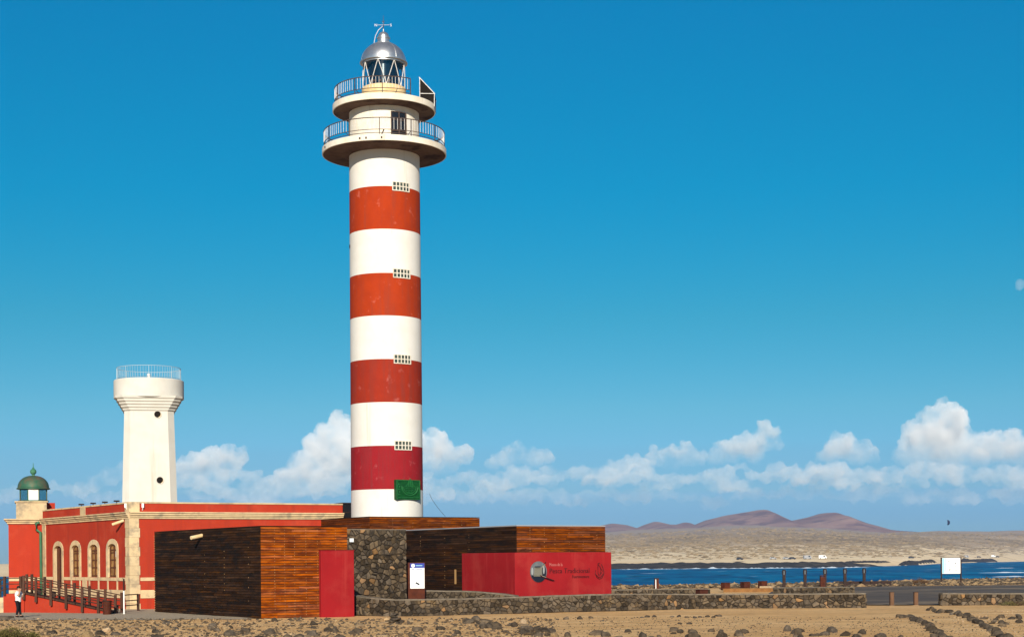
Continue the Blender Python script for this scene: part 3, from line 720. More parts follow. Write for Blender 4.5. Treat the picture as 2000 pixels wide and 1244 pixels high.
# lantern
lb0 = gu1 + 0.03; lb1 = 35.55 - LB; ld = 37.26 - LB
MB().lathe([(1.72, lb0-0.03), (1.72, lb0+0.62), (1.60, lb0+0.70), (1.52, lb0+0.72), (1.52, lb1), (1.45, lb1+0.04), (0.3, lb1+0.04)], 64).build('lantern_base', M['cream_base'], lh, smooth=35)
MB().lathe([(1.05, lb1), (1.05, ld-0.05)], 48).build('lens_drum', M['lens'], lh, smooth=True)
MB().lathe([(0.05, lb1), (0.05, ld)], 8).build('lamp_core', M['sign_white'], lh)
na = 8
for i in range(na):
    a0, a1 = 2*math.pi*i/na + 0.2, 2*math.pi*(i+1)/na + 0.2; pm = MB(); n = 6
    for k in range(n):
        a, b = a0+(a1-a0)*k/n, a0+(a1-a0)*(k+1)/n
        pm.add([on_drum(1.42, a, lb1+0.02), on_drum(1.42, b, lb1+0.02), on_drum(1.42, b, ld), on_drum(1.42, a, ld)], [(0, 1, 2, 3)])
    pane = pm.build('lantern_pane', M['glass'], lh, smooth=True)
    for (s, e) in ((a0, (a0+a1)/2), (a1, (a0+a1)/2)):
        MB().path([on_drum(1.45, s+(e-s)*k/5, lb1+(ld-lb1)*k/5) for k in range(6)], 0.026, 6).build('astragal', M['railwhite'], pane)
MB().lathe([(1.40, ld-0.06), (1.50, ld-0.06), (1.50, ld+0.05), (1.64, ld+0.05), (1.64, ld+0.14), (1.53, ld+0.17), (1.3, ld+0.17)], 64).build('dome_eave', M['steel'], lh, smooth=30)
prof = [(1.53*math.cos(R(a)), ld+0.16+1.36*math.sin(R(a))) for a in range(0, 76, 5)] + [(0.36, ld+1.50)]
dome = MB().lathe(prof, 64).build('dome', M['steel'], lh, smooth=True)
for i in range(6):
    t = R(-112 + 60*i); MB().path([on_drum(r*1.005+0.005, t, z) for r, z in prof], 0.018, 4).build('seam', M['steel'], dome)
zv = ld + 1.45
MB().lathe([(0.50, zv-0.05), (0.50, zv+0.03), (0.42, zv+0.08), (0.40, zv+0.30), (0.46, zv+0.33), (0.46, zv+0.40), (0.38, zv+0.44)] + [(0.38*math.cos(R(a)), zv+0.44+0.36*math.sin(R(a))) for a in range(10, 90, 10)] + [(0.05, zv+0.86), (0.03, zv+1.0)], 32).build('ventilator', M['steel'], lh, smooth=30)
vz = zv + 0.98
va = MB().tube((0, 0, vz-0.1), (0, 0, vz+0.95), 0.022, 0.012).build('vane_rod', M['rail'], lh)
MB().tube((-0.42, 0, vz+0.30), (0.42, 0, vz+0.30), 0.014).build('vane_arm', M['railwhite'], va)
MB().tube((0, -0.42, vz+0.34), (0, 0.42, vz+0.34), 0.014).build('vane_arm', M['railwhite'], va)
MB().tube((-0.10, 0, vz+0.55), (0.10, 0, vz+0.5), 0.02).build('vane_pointer', M['rail'], va)
MB().path([(-0.62, -0.1, ld+1.15), (-0.64, -0.1, ld+1.5), (-0.55, -0.08, ld+1.95), (-0.35, -0.05, ld+2.35), (-0.05, 0, vz+0.22)], 0.02, 5).build('lightning_cable', M['railwhite'], lh)
def text_mesh(body, size, ext=0.01):
    cu = bpy.data.curves.new('t', 'FONT'); cu.body = body; cu.size = size; cu.extrude = ext; cu.align_x = 'LEFT'; cu.resolution_u = 2
    o = bpy.data.objects.new('t', cu); COL.objects.link(o)
    dg = bpy.context.evaluated_depsgraph_get(); me = bpy.data.meshes.new_from_object(o.evaluated_get(dg)); me.name = 'lettering'
    bpy.data.objects.remove(o); return me
for ch, x in (('N', -0.62), ('S', 0.46)):
    t = mobj('vane_letter', text_mesh(ch, 0.26), M['railwhite'], va, loc=(x, 0, vz+0.20)); t.rotation_euler = (R(90), 0, 0)
# solar panel frame on the upper gallery
sp = MB(); a, b = Vector((2.50, -0.75, 36.10-LB)), Vector((3.52, -0.75, 35.0-LB))
sp.add([a, b, b + Vector((0.03, 0, 0.03)), a + Vector((0.03, 0, 0.03)), a + Vector((0, 1.7, 0)), b + Vector((0, 1.7, 0)), b + Vector((0.03, 1.7, 0.03)), a + Vector((0.03, 1.7, 0.03))], [(0,1,2,3), (4,7,6,5), (0,4,5,1), (3,2,6,7), (0,3,7,4), (1,5,6,2)])
pan = sp.build('solar_panel', M['core'], lh)
MB().add([(2.52, -0.72, 36.08-LB), (2.52, -0.72, gu1+0.03), (3.5, -0.72, 34.98-LB), (2.52, -0.68, 36.08-LB), (2.52, -0.68, gu1+0.03), (3.5, -0.68, 34.98-LB)], [(0, 1, 2), (3, 5, 4), (0, 3, 4, 1), (1, 4, 5, 2), (2, 5, 3, 0)]).build('side_plate', M['core'], pan)
fm = MB()
for y in (-0.80, 1.0):
    fm.tube((2.48, y, 36.14-LB), (3.56, y, 34.98-LB), 0.035, n=4); fm.tube((2.52, y, 36.1-LB), (2.52, y, gu1), 0.028, n=4)
    fm.tube((2.52, y, 35.02-LB), (3.52, y, 35.0-LB), 0.028, n=4); fm.tube((3.52, y, 35.0-LB), (3.50, y, gu1-0.2), 0.03, n=4)
fm.build('panel_frame', M['railwhite'], pan)
MB().b2((2.54, -0.74, gu1+0.03), (3.5, 0.95, 35.0-LB-0.03)).build('battery_box', M['core'], pan)
# glass block windows
wt = FRONT + math.asin(36.5 / 69.5)
for py in (365.5, 535, 702, 870):
    zc = lz(py, 111.0); r = rad(zc); w2 = 0.255; ncol = 5; nrow = 2; hh = 0.58
    w = MB()
    for k in range(8):
        aa, bb = wt-w2+2*w2*k/8, wt-w2+2*w2*(k+1)/8
        w.add([on_drum(r+0.012, aa, zc-hh/2), on_drum(r+0.012, bb, zc-hh/2), on_drum(r+0.012, bb, zc+hh/2), on_drum(r+0.012, aa, zc+hh/2)], [(0, 1, 2, 3)])
    win = w.build('glass_block_window', M['core'], lh)
    for c in range(ncol):
        for q in range(nrow):
            tt = wt - w2 + 2*w2*(c+0.5)/ncol
            MB().box(on_drum(r+0.015, tt, zc-hh/2+hh*(q+0.5)/nrow), (0.03, 2*w2*r/ncol-0.07, hh/nrow-0.07), tt).build('glass_block', M['block'], win)
    g = MB()
    for c in range(ncol+1):
        tt = wt - w2 + 2*w2*c/ncol; g.box(on_drum(r+0.03, tt, zc), (0.07, 0.055, hh+0.05), tt)
    for q in range(nrow+1):
        zz = zc - hh/2 + hh*q/nrow
        for c in range(ncol):
            tt = wt - w2 + 2*w2*(c+0.5)/ncol; g.box(on_drum(r+0.027, tt, zz), (0.065, 2*w2*r/ncol, 0.055), tt)
    g.build('window_grid', M['gallery'], win)
MB().box(on_drum(rad(lz(471)), R(-166), lz(471)), (0.10, 0.12, 0.22), R(-166)).build('vent', M['dark_metal'], lh)
# green plaque
pt = FRONT + math.asin(43 / 69.5); pc = rad(6) + 0.02
z0, z1 = lz(976, 111), lz(937, 111)
pl = thing('tmp', None, None); bpy.data.objects.remove(pl)
def plq(u, w, z): return (math.cos(pt)*(pc*0.92+w) - math.sin(pt)*u, math.sin(pt)*(pc*0.92+w) + math.cos(pt)*u, z)
def prot(): return Matrix.Rotation(pt, 3, 'Z')
plaque = MB().box(plq(0, 0.13, (z0+z1)/2), (0.30, 1.94, z1-z0), tf=prot()).build('plaque', M['plaque'], lh, bevel=0.02)
e = MB()
for zz in (z0+0.05, z0+0.16, z1-0.05): e.box(plq(0, 0.30, zz), (0.05, 1.90, 0.04), tf=prot())
for u in (-0.93, 0.93): e.box(plq(u, 0.30, (z0+z1)/2), (0.05, 0.05, z1-z0-0.03), tf=prot())
e.build('plaque_border', M['plaque_edge'], plaque)
zc = (z0+z1)/2 + 0.08
MB().path([plq(0.12+0.66*math.cos(R(a)), 0.31, zc+0.12+0.58*math.sin(R(a))) for a in range(175, 366, 10)], 0.05, 6).build('emblem_ring', M['plaque_edge'], plaque)
MB().path([plq(0.12+0.52*math.cos(R(a)), 0.30, zc+0.12+0.45*math.sin(R(a))) for a in range(180, 361, 12)], 0.025, 6).build('emblem_ring', M['plaque_edge'], plaque)
e = MB()
for zz, a, b in ((zc+0.10, -0.35, 0.62), (zc-0.02, -0.30, 0.55), (zc-0.16, -0.2, 0.45), (zc-0.30, -0.1, 0.35)):
    for k in range(6):
        u0, u1 = a+(b-a)*k/6, a+(b-a)*(k+1)/6; e.tube(plq(u0, 0.30, zz+0.03*(k % 2)), plq(u1, 0.30, zz+0.03*((k+1) % 2)), 0.022, n=5)
e.build('emblem_waves', M['plaque_edge'], plaque)
e = MB()
for u, h in ((0.02, 0.42), (0.16, 0.55), (0.30, 0.38)): e.box(plq(u, 0.30, zc+0.12+h/2), (0.05, 0.07, h), tf=prot())
e.tube(plq(-0.16, 0.30, zc+0.16), plq(0.12, 0.30, zc+0.6), 0.025, n=5); e.tube(plq(0.48, 0.30, zc+0.16), plq(0.2, 0.30, zc+0.6), 0.025, n=5)
e.build('emblem_relief', M['plaque_edge'], plaque)
for k in range(5): MB().sphere(plq(-0.78+0.05*(k % 2), 0.30, z0+0.35+k*0.17), 0.06, 6, 5).build('relief_boss', M['plaque_edge'], plaque)
# black cable hanging off the tower
cab = MB(); pts = []
for k in range(13):
    t = k/12; p = at(833 + 30*t, 0, LD); z = hz(833, 965 + (1009-965)*(t**0.75), LD); pts.append((p.x - LX, -1.0, z - LB))
cab.path(pts, 0.012, 5).build('hanging_cable', M['dark_metal'], lh)

# ------------------------------------------------------------------ board-clad buildings
PHI = R(32)
UNIT = MB().box((0, 0, 0), (1, 1, 1)).mesh('slat')
def slat_mesh(mat):
    me = UNIT.copy(); me.name = 'slat'; me.materials.append(mat); return me
SL = {k: slat_mesh(M[k]) for k in ('slat_orange', 'slat_dark', 'slat_mid', 'slat_brown')}
def clad(parent, side, u0, u1, z0, z1, key, off=0.0, pitch=0.14, avg=3.0, seed=1, holes=()):
    """horizontal boards on the front (side='x', facing -y) or the left (side='y', facing -x) of a box"""
    r_ = random.Random(seed); n = int(round((z1-z0)/pitch)); pitch = (z1-z0)/n
    for j in range(n):
        zc = z0 + (j+0.5)*pitch; u = u0; first = True
        while u < u1 - 0.01:
            l = avg * r_.uniform(0.55, 1.35)
            if first: l *= r_.uniform(0.4, 1.0); first = False
            if u + l > u1 - 0.6: l = u1 - u
            skip = any(a <= u and u+l <= b and c <= zc <= d for a, b, c, d in holes)
            if not skip:
                o = bpy.data.objects.new('slat', SL[key]); COL.objects.link(o); o.parent = parent
                w = 0.028 + r_.uniform(-.006, .006); c = u + l/2; pr = off - 0.02 - r_.uniform(0, .008)
                if side == 'x': o.location = (c, pr, zc); o.scale = (l-0.012, w, pitch*0.80)
                else: o.location = (pr, c, zc); o.scale = (w, l-0.012, pitch*0.80)
                if side == 'x': o.rotation_euler = (0, r_.uniform(-.0015, .0015), 0)
            u += l
def nails(parent, side, us, z0, z1, n, off=-0.04, mat='batten', p=0.7, seed=2):
    r_ = random.Random(seed); mb = MB()
    for u in us:
        for j in range(n):
            if r_.random() > p: continue
            z = z0 + (j+0.5)*(z1-z0)/n; s = r_.uniform(0.012, 0.022); h = r_.uniform(.02, .06)
            if side == 'x': mb.box((u + r_.uniform(-.01, .01), off, z), (s, 0.012, h))
            else: mb.box((off, u + r_.uniform(-.01, .01), z), (0.012, s*1.3, h))
    o = mb.build('nail_heads', M[mat], parent); o['kind'] = 'stuff'; return o
d_r = (math.cos(PHI), math.sin(PHI)); d_l = (-math.sin(PHI), math.cos(PHI))

# near pavilion on the left
C1 = (gx(510, 88), 88.0)
h1 = hz(510, 1028, 88)
W1 = hit(C1, d_r, 678); L1 = hit(C1, d_l, 303)
b1 = thing('wooden_pavilion', 'board-clad pavilion with dark left side and orange front beside the red house', 'pavilion', (C1[0], C1[1], 0), PHI)
MB().b2((0, 0, -0.15), (W1, L1, h1-0.05)).build('inner_wall', M['core'], b1)
clad(b1, 'y', 0.0, L1, 0.02, h1, 'slat_dark', 0, seed=3, avg=3.3)
clad(b1, 'x', -0.03, W1, 0.02, h1, 'slat_orange', 0, seed=4, avg=2.8)
nails(b1, 'x', [W1*k for k in (0.15, 0.265, 0.38, 0.51, 0.645, 0.86)], 0.1, h1-0.1, 31, p=0.85)
nails(b1, 'y', [L1*k for k in (0.10, 0.31, 0.49)], 0.3, h1-1.0, 20, p=0.35, seed=6)
mb = MB()
for j in range(31): mb.box((-0.015, L1+0.05, 0.12+j*(h1-0.2)/31), (0.03, 0.16, 0.05))
o = mb.build('slat_ends', M['batten'], b1); o['kind'] = 'stuff'
MB().b2((-0.04, 0.02, h1+0.003), (W1-0.01, L1, h1+0.05)).build('roof_edge', M['slat_dark'], b1)
zsp = hz(388, 1049, 96)
ysp = hit(C1, d_l, 396)
sp = MB(); sp.tube((0.0, ysp, zsp+0.10), (-0.75, ysp-0.1, zsp-0.05), 0.11, 0.11, 10, cap=True); sp.build('rain_spout', M['cream_base'], b1, smooth=40)
pr0 = hit(C1, d_r, 622); pr1 = pr0 + 2.0; ptop = hz(640, 1075, 89.6)
rp = MB().b2((pr0, -0.34, -0.15), (pr1, -0.06, ptop)).build('red_panel', M['panel_red'], b1, bevel=0.015)
MB().b2((pr0-0.02, -0.36, ptop+0.001), (pr1+0.02, -0.05, ptop+0.03)).build('panel_coping', M['panel_red'], b1)

# museum pavilion on the right
MD = 96.0
C2 = (gx(1010, MD), MD)
W2 = hit(C2, d_r, 1182); L2 = hit(C2, d_l, 793); B2 = 0.5
h2 = hz(1010, 1027, MD) - B2
b2 = thing('museum_building', 'board-clad museum building with a crimson panel that carries a round emblem', 'museum', (C2[0], C2[1], B2), PHI)
MB().b2((0, 0, -0.3), (W2, L2, h2-0.05)).build('inner_wall', M['core'], b2)
ptop2 = hz(1010, 1078.5, MD-0.4) - B2
pl_end = hit(C2, d_l, 913)
clad(b2, 'y', pl_end, L2, 0.0, h2, 'slat_dark', 0, seed=13, avg=3.1)
clad(b2, 'y', 0.0, pl_end, ptop2-0.1, h2, 'slat_dark', 0, seed=14, avg=3.1)
clad(b2, 'x', -0.03, W2, ptop2-0.1, h2, 'slat_brown', 0, seed=15, avg=2.4)
nails(b2, 'x', [W2*k for k in (0.14, 0.30, 0.42, 0.58, 0.74, 0.9)], ptop2, h2-0.05, 11, p=0.5, seed=8)
nails(b2, 'y', [L2*k for k in (0.40, 0.62, 0.85)], 0.8, h2-0.2, 24, p=0.4, seed=9)
MB().b2((-0.04, -0.02, h2+0.003), (W2+0.02, L2, h2+0.06)).build('roof_edge', M['car_silver'], b2)
MB().b2((-0.055, L2*0.515, 1.1), (-0.041, L2*0.53, 2.0)).build('door_handle', M['batten'], b2)
pxr = hit((C2[0]+math.sin(PHI)*0.4, C2[1]-math.cos(PHI)*0.4), d_r, 1194)
# the crimson panel wraps the corner: an L on plan
cp = MB().prism([(-0.40, -0.40), (pxr, -0.40), (pxr, -0.07), (-0.07, -0.07), (-0.07, pl_end), (-0.40, pl_end)], -0.3, ptop2).build('crimson_panel', M['panel_red'], b2, bevel=0.015)
def sgn(px, py):        # point of the crimson front panel seen at (px, py), local
    u = hit((C2[0]+math.sin(PHI)*0.4, C2[1]-math.cos(PHI)*0.4), d_r, px)
    Y = C2[1] - math.cos(PHI)*0.4 + d_r[1]*u
    return u, hz(px, py, Y) - B2
# lettering
def put_text(body, px0, px1, py_base, mat, name='lettering', hpx=12):
    u0, za = sgn(px0, py_base); u1, _ = sgn(px1, py_base); _, zb_ = sgn(px0, py_base-hpx)
    me = text_mesh(body, 1.0, 0.01); xs_ = [v.co.x for v in me.vertices]; ysv = [v.co.y for v in me.vertices]
    w = max(xs_)-min(xs_); hh = max(ysv)
    o = mobj(name, me, mat, cp, loc=(u0, -0.41, za)); o.rotation_euler = (R(90), 0, 0); o.scale = ((u1-u0)/w, (zb_-za)/hh, 1.0)
    return o
put_text('Museo de la', 1072.5, 1098, 1105, M['letters_pale'], hpx=6)
put_text('Pesca Tradicional', 1072.5, 1150, 1119, M['letters'], hpx=9.5)
put_text('Fuerteventura', 1117, 1150, 1128.5, M['letters'], hpx=6)
# round emblem: disc with a fish-trap basket and a pole
uc, zc = sgn(1051, 1116); ur, _ = sgn(1067, 1116); _, zr = sgn(1051, 1095.5)
rxx, rzz = ur-uc, zr-zc
def disc(u, z, a, b, y, n=28, t0=0, t1=2*math.pi, th=0.03):
    full = abs(t1-t0-2*math.pi) < 1e-6; k = n if full else n+1
    pts = [(u+a*math.cos(t0+(t1-t0)*i/n), z+b*math.sin(t0+(t1-t0)*i/n)) for i in range(k)]; m_ = len(pts)
    vs = [(p[0], y, p[1]) for p in pts] + [(p[0], y+th, p[1]) for p in pts]
    return MB().add(vs, [tuple(range(m_)), tuple(range(m_, 2*m_))[::-1]] + [(i, (i+1) % m_, m_+(i+1) % m_, m_+i) for i in range(m_)])
em = disc(uc, zc, rxx, rzz, -0.46, th=0.06).build('emblem_disc', M['fish'], cp)
disc(uc, zc, rxx*0.98, rzz*0.98, -0.475, t0=R(200), t1=R(335), th=0.012).build('emblem_water', M['fish_dark'], em)
disc(uc+rxx*0.62, zc-rzz*0.05, rxx*0.26, rzz*0.58, -0.472, th=0.01).build('emblem_sail', M['fish_dark'], em)
disc(uc-rxx*0.80, zc+rzz*0.05, rxx*0.12, rzz*0.36, -0.476, th=0.01).build('emblem_light', M['fish_pale'], em)
disc(uc+rxx*0.60, zc+rzz*0.18, rxx*0.10, rzz*0.40, -0.479, th=0.01).build('emblem_light', M['fish_pale'], em)
def bar(mb, a, b, r): mb.tube((a[0], -0.485, a[1]), (b[0], -0.485, b[1]), r, n=5)
nb = MB()
def trap(s, t):      # the basket's outline, wider below
    x0 = -0.62 + 0.12*t; x1 = 0.28 + 0.30*(t-0.5)**2
    return (uc+rxx*(x0+(x1-x0)*s), zc+rzz*(-0.42+0.80*t))
for k in range(8): bar(nb, trap(0, k/7), trap(1, k/7), 0.012)
for k in range(8): bar(nb, trap(k/7, 0), trap(k/7, 1), 0.012)
bar(nb, trap(1, 1), (uc+rxx*0.72, zc+rzz*0.72), 0.03); bar(nb, trap(1, 0), (uc+rxx*0.85, zc-rzz*0.55), 0.03)
nb.build('emblem_basket', M['net'], em)
pb = MB(); bar(pb, (uc+rxx*0.1, zc-rzz*0.35), (uc+rxx*1.85, zc-rzz*0.86), 0.03); bar(pb, (uc+rxx*0.2, zc-rzz*0.45), (uc+rxx*1.7, zc-rzz*0.88), 0.018)
bar(pb, (uc+rxx*0.55, zc+rzz*0.6), (uc+rxx*0.85, zc+rzz*0.92), 0.025)
pb.build('emblem_pole', M['letters'], em)
disc(uc-rxx*0.15, zc+rzz*0.52, rxx*0.34, rzz*0.28, -0.478, t0=R(180), t1=R(360), th=0.012).build('emblem_trap_mouth', M['fish_dark'], em)
# boat logo
def lg(x, y): u, z = sgn(1160 + x*20, 1098 + y*34); return (u, -0.425, z)
lo_ = MB()
for seq in ([(0.38, .05), (.36, .3), (.37, .60), (.42, .72), (.55, .70), (.75, .55)], [(.38, .10), (.62, .30), (.60, .62)], [(.38, .05), (.55, .02)], [(.55, .25), (.80, .50)],
            [(.15, .45), (.10, .65), (.25, .85), (.50, .95), (.75, .88), (.92, .68), (.95, .5)], [(.18, .70), (.40, .84), (.65, .82), (.85, .66)], [(.70, .1), (.85, .3), (.9, .5)]):
    lo_.path([lg(*q) for q in seq], 0.022, 5)
lo_.build('boat_logo', M['letters'], cp)
put = MB(); 
for k, (px, w) in enumerate(((1036, 2.2), (1077, 1.2), (1107, 1.5))): pass

# high screen around the foot of the lighthouse
C3 = (gx(723, 108.2), 108.2); B3 = 0.5
W3 = hit(C3, d_r, 937); L3 = hit(C3, d_l, 585); h3 = hz(723, 1009.5, 108.2) - B3
b3 = thing('wooden_hall', 'higher brown board-clad hall around the foot of the lighthouse', 'hall', (C3[0], C3[1], B3), PHI)
MB().b2((0, 0, -0.3), (W3, L3, h3-0.06)).build('inner_wall', M['core'], b3)
clad(b3, 'y', 0, L3, h3-2.1, h3, 'slat_mid', 0, seed=21, avg=2.8)
clad(b3, 'x', -0.03, W3, h3-2.1, h3, 'slat_brown', 0, seed=22, avg=2.4)
nails(b3, 'x', [W3*k for k in (0.2, 0.38, 0.52, 0.66, 0.83)], h3-1.2, h3-0.05, 9, p=0.5, seed=8)
MB().b2((-0.04, -0.02, h3+0.003), (W3, L3, h3+0.05)).build('roof_edge', M['slat_dark'], b3)

# tall stone wall of the entrance
sx, sy = gx(793, 102.5), 102.5; st = hz(760, 1034.5, 102)
sw = thing('stone_facade', 'tall dark rubble stone wall between the two board-clad pavilions', 'stone wall', (sx, sy, 0.4), PHI)
SWL, SWH = 5.6, st - 0.4
MB().b2((-SWL, 0.0, -0.2), (-0.02, 0.8, SWH-0.02)).build('mortar_core', M['mortar'], sw)
stone_faces(sw, SWL, SWH, 0.30, lambda u, v, w: (u-SWL, -w, v), 31, proud=0.08, gap=0.02, ochre=0.03)
stone_faces(sw, 0.8, SWH, 0.34, lambda u, v, w: (-0.02+w, u, v), 37, proud=0.05, ochre=0.3)
MB().b2((-SWL, -0.03, SWH+0.001), (0.02, 0.8, SWH+0.05)).build('capping', M['wall_cap'], sw)
ua = -hit((sx, sy), (-d_r[0], -d_r[1]), 686)
MB().b2((ua-0.16, -0.16, hz(686, 1058, 100.6)-0.4), (ua+0.1, -0.10, hz(686, 1051, 100.6)-0.4)).build('small_notice', M['sign_white'], sw)

# information totem
tt = thing('information_totem', 'brown information totem with a white panel and blue header before the stone wall', 'sign', (gx(813, 94.5), 94.5, 0.5), R(5))
tw, tz = 0.98, hz(813, 1098, 94.5) - 0.5
MB().b2((-tw/2, -0.10, -0.1), (tw/2, 0.14, tz)).build('stele', M['corten'], tt, bevel=0.012)
zb0 = hz(813, 1148.5, 94.5) - 0.5; zb1 = hz(813, 1099.5, 94.5) - 0.5; zm = hz(813, 1108.5, 94.5) - 0.5
MB().b2((-tw/2+0.13, -0.125, zb0), (tw/2-0.03, -0.101, zm)).build('panel', M['sign_white'], tt)
hd = MB().b2((-tw/2+0.13, -0.125, zm+0.002), (tw/2-0.03, -0.101, zb1)).build('header', M['sign_blue'], tt)
disc(-tw/2+0.30, (zm+zb1)/2, 0.105, 0.105, -0.135, th=0.008).build('header_emblem', M['sign_white'], hd)
mb = MB(); mb.b2((-0.03, -0.133, (zm+zb1)/2-0.02), (0.34, -0.127, (zm+zb1)/2+0.02)); mb.build('header_line', M['sign_pale'], hd)
mb = MB(); r_ = random.Random(4)
mb.b2((-0.26, -0.132, zm-0.09), (-0.10, -0.127, zm-0.06)); mb.b2((-0.02, -0.132, zm-0.09), (0.36, -0.127, zm-0.06))
mb.build('heading', M['sign_blue'], tt)
mb = MB()
for j in range(11):
    for x0, x1 in ((-0.28, 0.02), (0.07, 0.38)):
        if r_.random() < 0.85: mb.b2((x0, -0.130, zm-0.2-j*0.07), (x1-r_.uniform(0, .12), -0.127, zm-0.192-j*0.07))
mb.build('text_lines', M['sign_pale'], tt)
tb = MB(); tb.box((0.06, -0.131, zb0+0.28), (0.24, 0.010, 0.09), tf=Matrix.Rotation(R(28), 3, 'Y')); tb.build('boat_picture', M['fish_dark'], tt)

# ------------------------------------------------------------------ old red house
CH = (gx(254, 108.6), 108.6); HB = -0.15
aL, aR = R(34), R(26)
dL = (-math.sin(aL), math.cos(aL)); nL = (-math.cos(aL), -math.sin(aL))
dR = (math.cos(aR), math.sin(aR)); nR = (math.sin(aR), -math.cos(aR))
LL = hit(CH, dL, 84); LR = hit(CH, dR, 670)
house = thing('red_house', 'long flat-roofed red house with cream stone trim, windows and parapet', 'house', (CH[0], CH[1], HB))
def fl(u, w, z): return Vector((dL[0]*u + nL[0]*w, dL[1]*u + nL[1]*w, z))
def fr_(u, w, z): return Vector((dR[0]*u + nR[0]*w, dR[1]*u + nR[1]*w, z))
def slab(fn, u0, u1, w0, w1, z0, z1, name, mat, parent, bevel=0):
    vs = [fn(u, w, z) for z in (z0, z1) for u, w in ((u0, w0), (u1, w0), (u1, w1), (u0, w1))]
    return MB().add(vs, ((0,3,2,1),(4,5,6,7),(0,1,5,4),(1,2,6,5),(2,3,7,6),(3,0,4,7))).build(name, mat, parent, bevel=bevel)
hzc = lambda py: hz(258, py, 108.6) - HB
ZP, ZC1, ZC0 = hzc(979.5), hzc(999), hzc(1011.5)
# plan polygon
A = Vector((0, 0)); Bp = Vector((dL[0]*LL, dL[1]*LL)); Dp = Vector((dR[0]*LR, dR[1]*LR)); Cp = Bp + Dp
wins = []
for a, b in ((104, 125), (137.5, 159), (172.5, 195.5), (208.5, 232)):
    wins.append((hit(CH, dL, b), hit(CH, dL, a)))
# left wall built around its openings
def left_wall():
    zs0, zs1, zt = hzc(1127.5), hzc(1068), ZP-0.12
    mb = MB(); holes = []
    for i, (u0, u1) in enumerate(wins):
        m_ = (u1-u0)*0.20; holes.append((u0+m_, u1-m_, zs0 if i < 3 or True else zs0, 0))
    return holes
zsill = hzc(1126.5); ztop = hzc(1060)
holes = []
order = sorted(range(4), key=lambda i: wins[i][0])       # from the corner outwards
for i in range(4):
    u0, u1 = wins[i]; m_ = (u1-u0)*0.155
    holes.append((u0+m_, u1-m_, hzc(1150) if i == 0 else zsill, ztop))
wall = MB(); us = [0.0]
hs_ = sorted(holes)
cur = 0.0
def q(mb, fn, u0, u1, z0, z1, w=0.0): mb.add([fn(u0, w, z0), fn(u1, w, z0), fn(u1, w, z1), fn(u0, w, z1)], [(0, 1, 2, 3)])
ARC = 0.34
def arch(u0, u1, z, rise, n=8): return [(u0+(u1-u0)*(0.5-0.5*math.cos(math.pi*k/n)), z+rise*math.sin(math.pi*k/n)) for k in range(n+1)]
for (u0, u1, zl, zt) in hs_:
    q(wall, fl, cur, u0, -0.4, ZP-0.1)
    q(wall, fl, u0, u1, -0.4, zl)
    arc = arch(u0, u1, zt-ARC, ARC)
    for (ua_, za), (ub, zb_) in zip(arc, arc[1:]): wall.add([fl(ua_, 0, za), fl(ub, 0, zb_), fl(ub, 0, ZP-0.1), fl(ua_, 0, ZP-0.1)], [(0, 1, 2, 3)])
    rev = MB()
    dd = -0.16
    ring_ = [(u0, zl), (u1, zl)] + arc[::-1]
    for (ua_, za), (ub, zb_) in zip(ring_, ring_[1:] + ring_[:1]):
        rev.add([fl(ua_, 0, za), fl(ub, 0, zb_), fl(ub, dd, zb_), fl(ua_, dd, za)], [(0, 1, 2, 3)])
    rev.build('reveal', M['stone_trim'], house)
    cur = u1
q(wall, fl, cur, LL, -0.4, ZP-0.1)
q(wall, fr_, 0, LR, -0.4, ZP-0.1)
for p0, p1 in ((Bp, Cp), (Cp, Dp)): wall.add([(p0.x, p0.y, -0.4), (p1.x, p1.y, -0.4), (p1.x, p1.y, ZP-0.1), (p0.x, p0.y, ZP-0.1)], [(0, 1, 2, 3)])
wall.build('wall', M['house_red'], house)
MB().add([(A.x, A.y, ZP-0.6), (Dp.x, Dp.y, ZP-0.6), (Cp.x, Cp.y, ZP-0.6), (Bp.x, Bp.y, ZP-0.6)], [(0, 1, 2, 3)]).build('roof', M['gravel'], house)
# coping, cornice mouldings
for fn, ln in ((fl, LL), (fr_, LR)):
    slab(fn, 0.0, ln, -0.35, 0.05, ZP-0.1, ZP, 'coping', M['stone_trim'], house)
    for k, (za, zb_, w) in enumerate(((ZC1-0.08, ZC1, 0.34), (ZC1-0.21, ZC1-0.085, 0.25), (ZC1-0.32, ZC1-0.215, 0.16), (ZC0-0.03, ZC1-0.325, 0.09))):
        slab(fn, -w*0.1, ln+(0.15 if fn is fl else 0), -0.02-0.003*k, w, za, zb_, 'cornice', M['stone_trim'], house)
# corner pilaster (both faces) up into the parapet, in ashlar blocks
zz = -0.1; k = 0
while zz < ZC0 - 0.1:
    h = 0.62; z2 = min(zz+h, ZC0-0.035); a, b = (0.74, 0.60) if k % 2 else (0.66, 0.66)
    slab(fl, -0.045, a, -0.02, 0.06, zz+0.006, z2, 'quoin', M['stone_trim'], house)
    slab(fr_, -0.045, b, -0.02, 0.062, zz+0.006, z2, 'quoin', M['stone_trim'], house)
    zz = z2 + 0.006; k += 1
slab(fl, -0.05, 0.66, -0.02, 0.09, ZC1+0.003, ZP-0.02, 'parapet_pier', M['stone_trim'], house); slab(fr_, -0.05, 0.64, -0.02, 0.092, ZC1+0.003, ZP-0.02, 'parapet_pier', M['stone_trim'], house)
um = hit(CH, dL, 163); slab(fl, um-0.5, um+0.5, -0.02, 0.05, ZC1+0.003, ZP-0.1, 'parapet_pier', M['stone_trim'], house)
slab(fl, LL-0.75, LL, -0.02, 0.06, -0.1, ZC0-0.04, 'end_pilaster', M['stone_trim'], house)
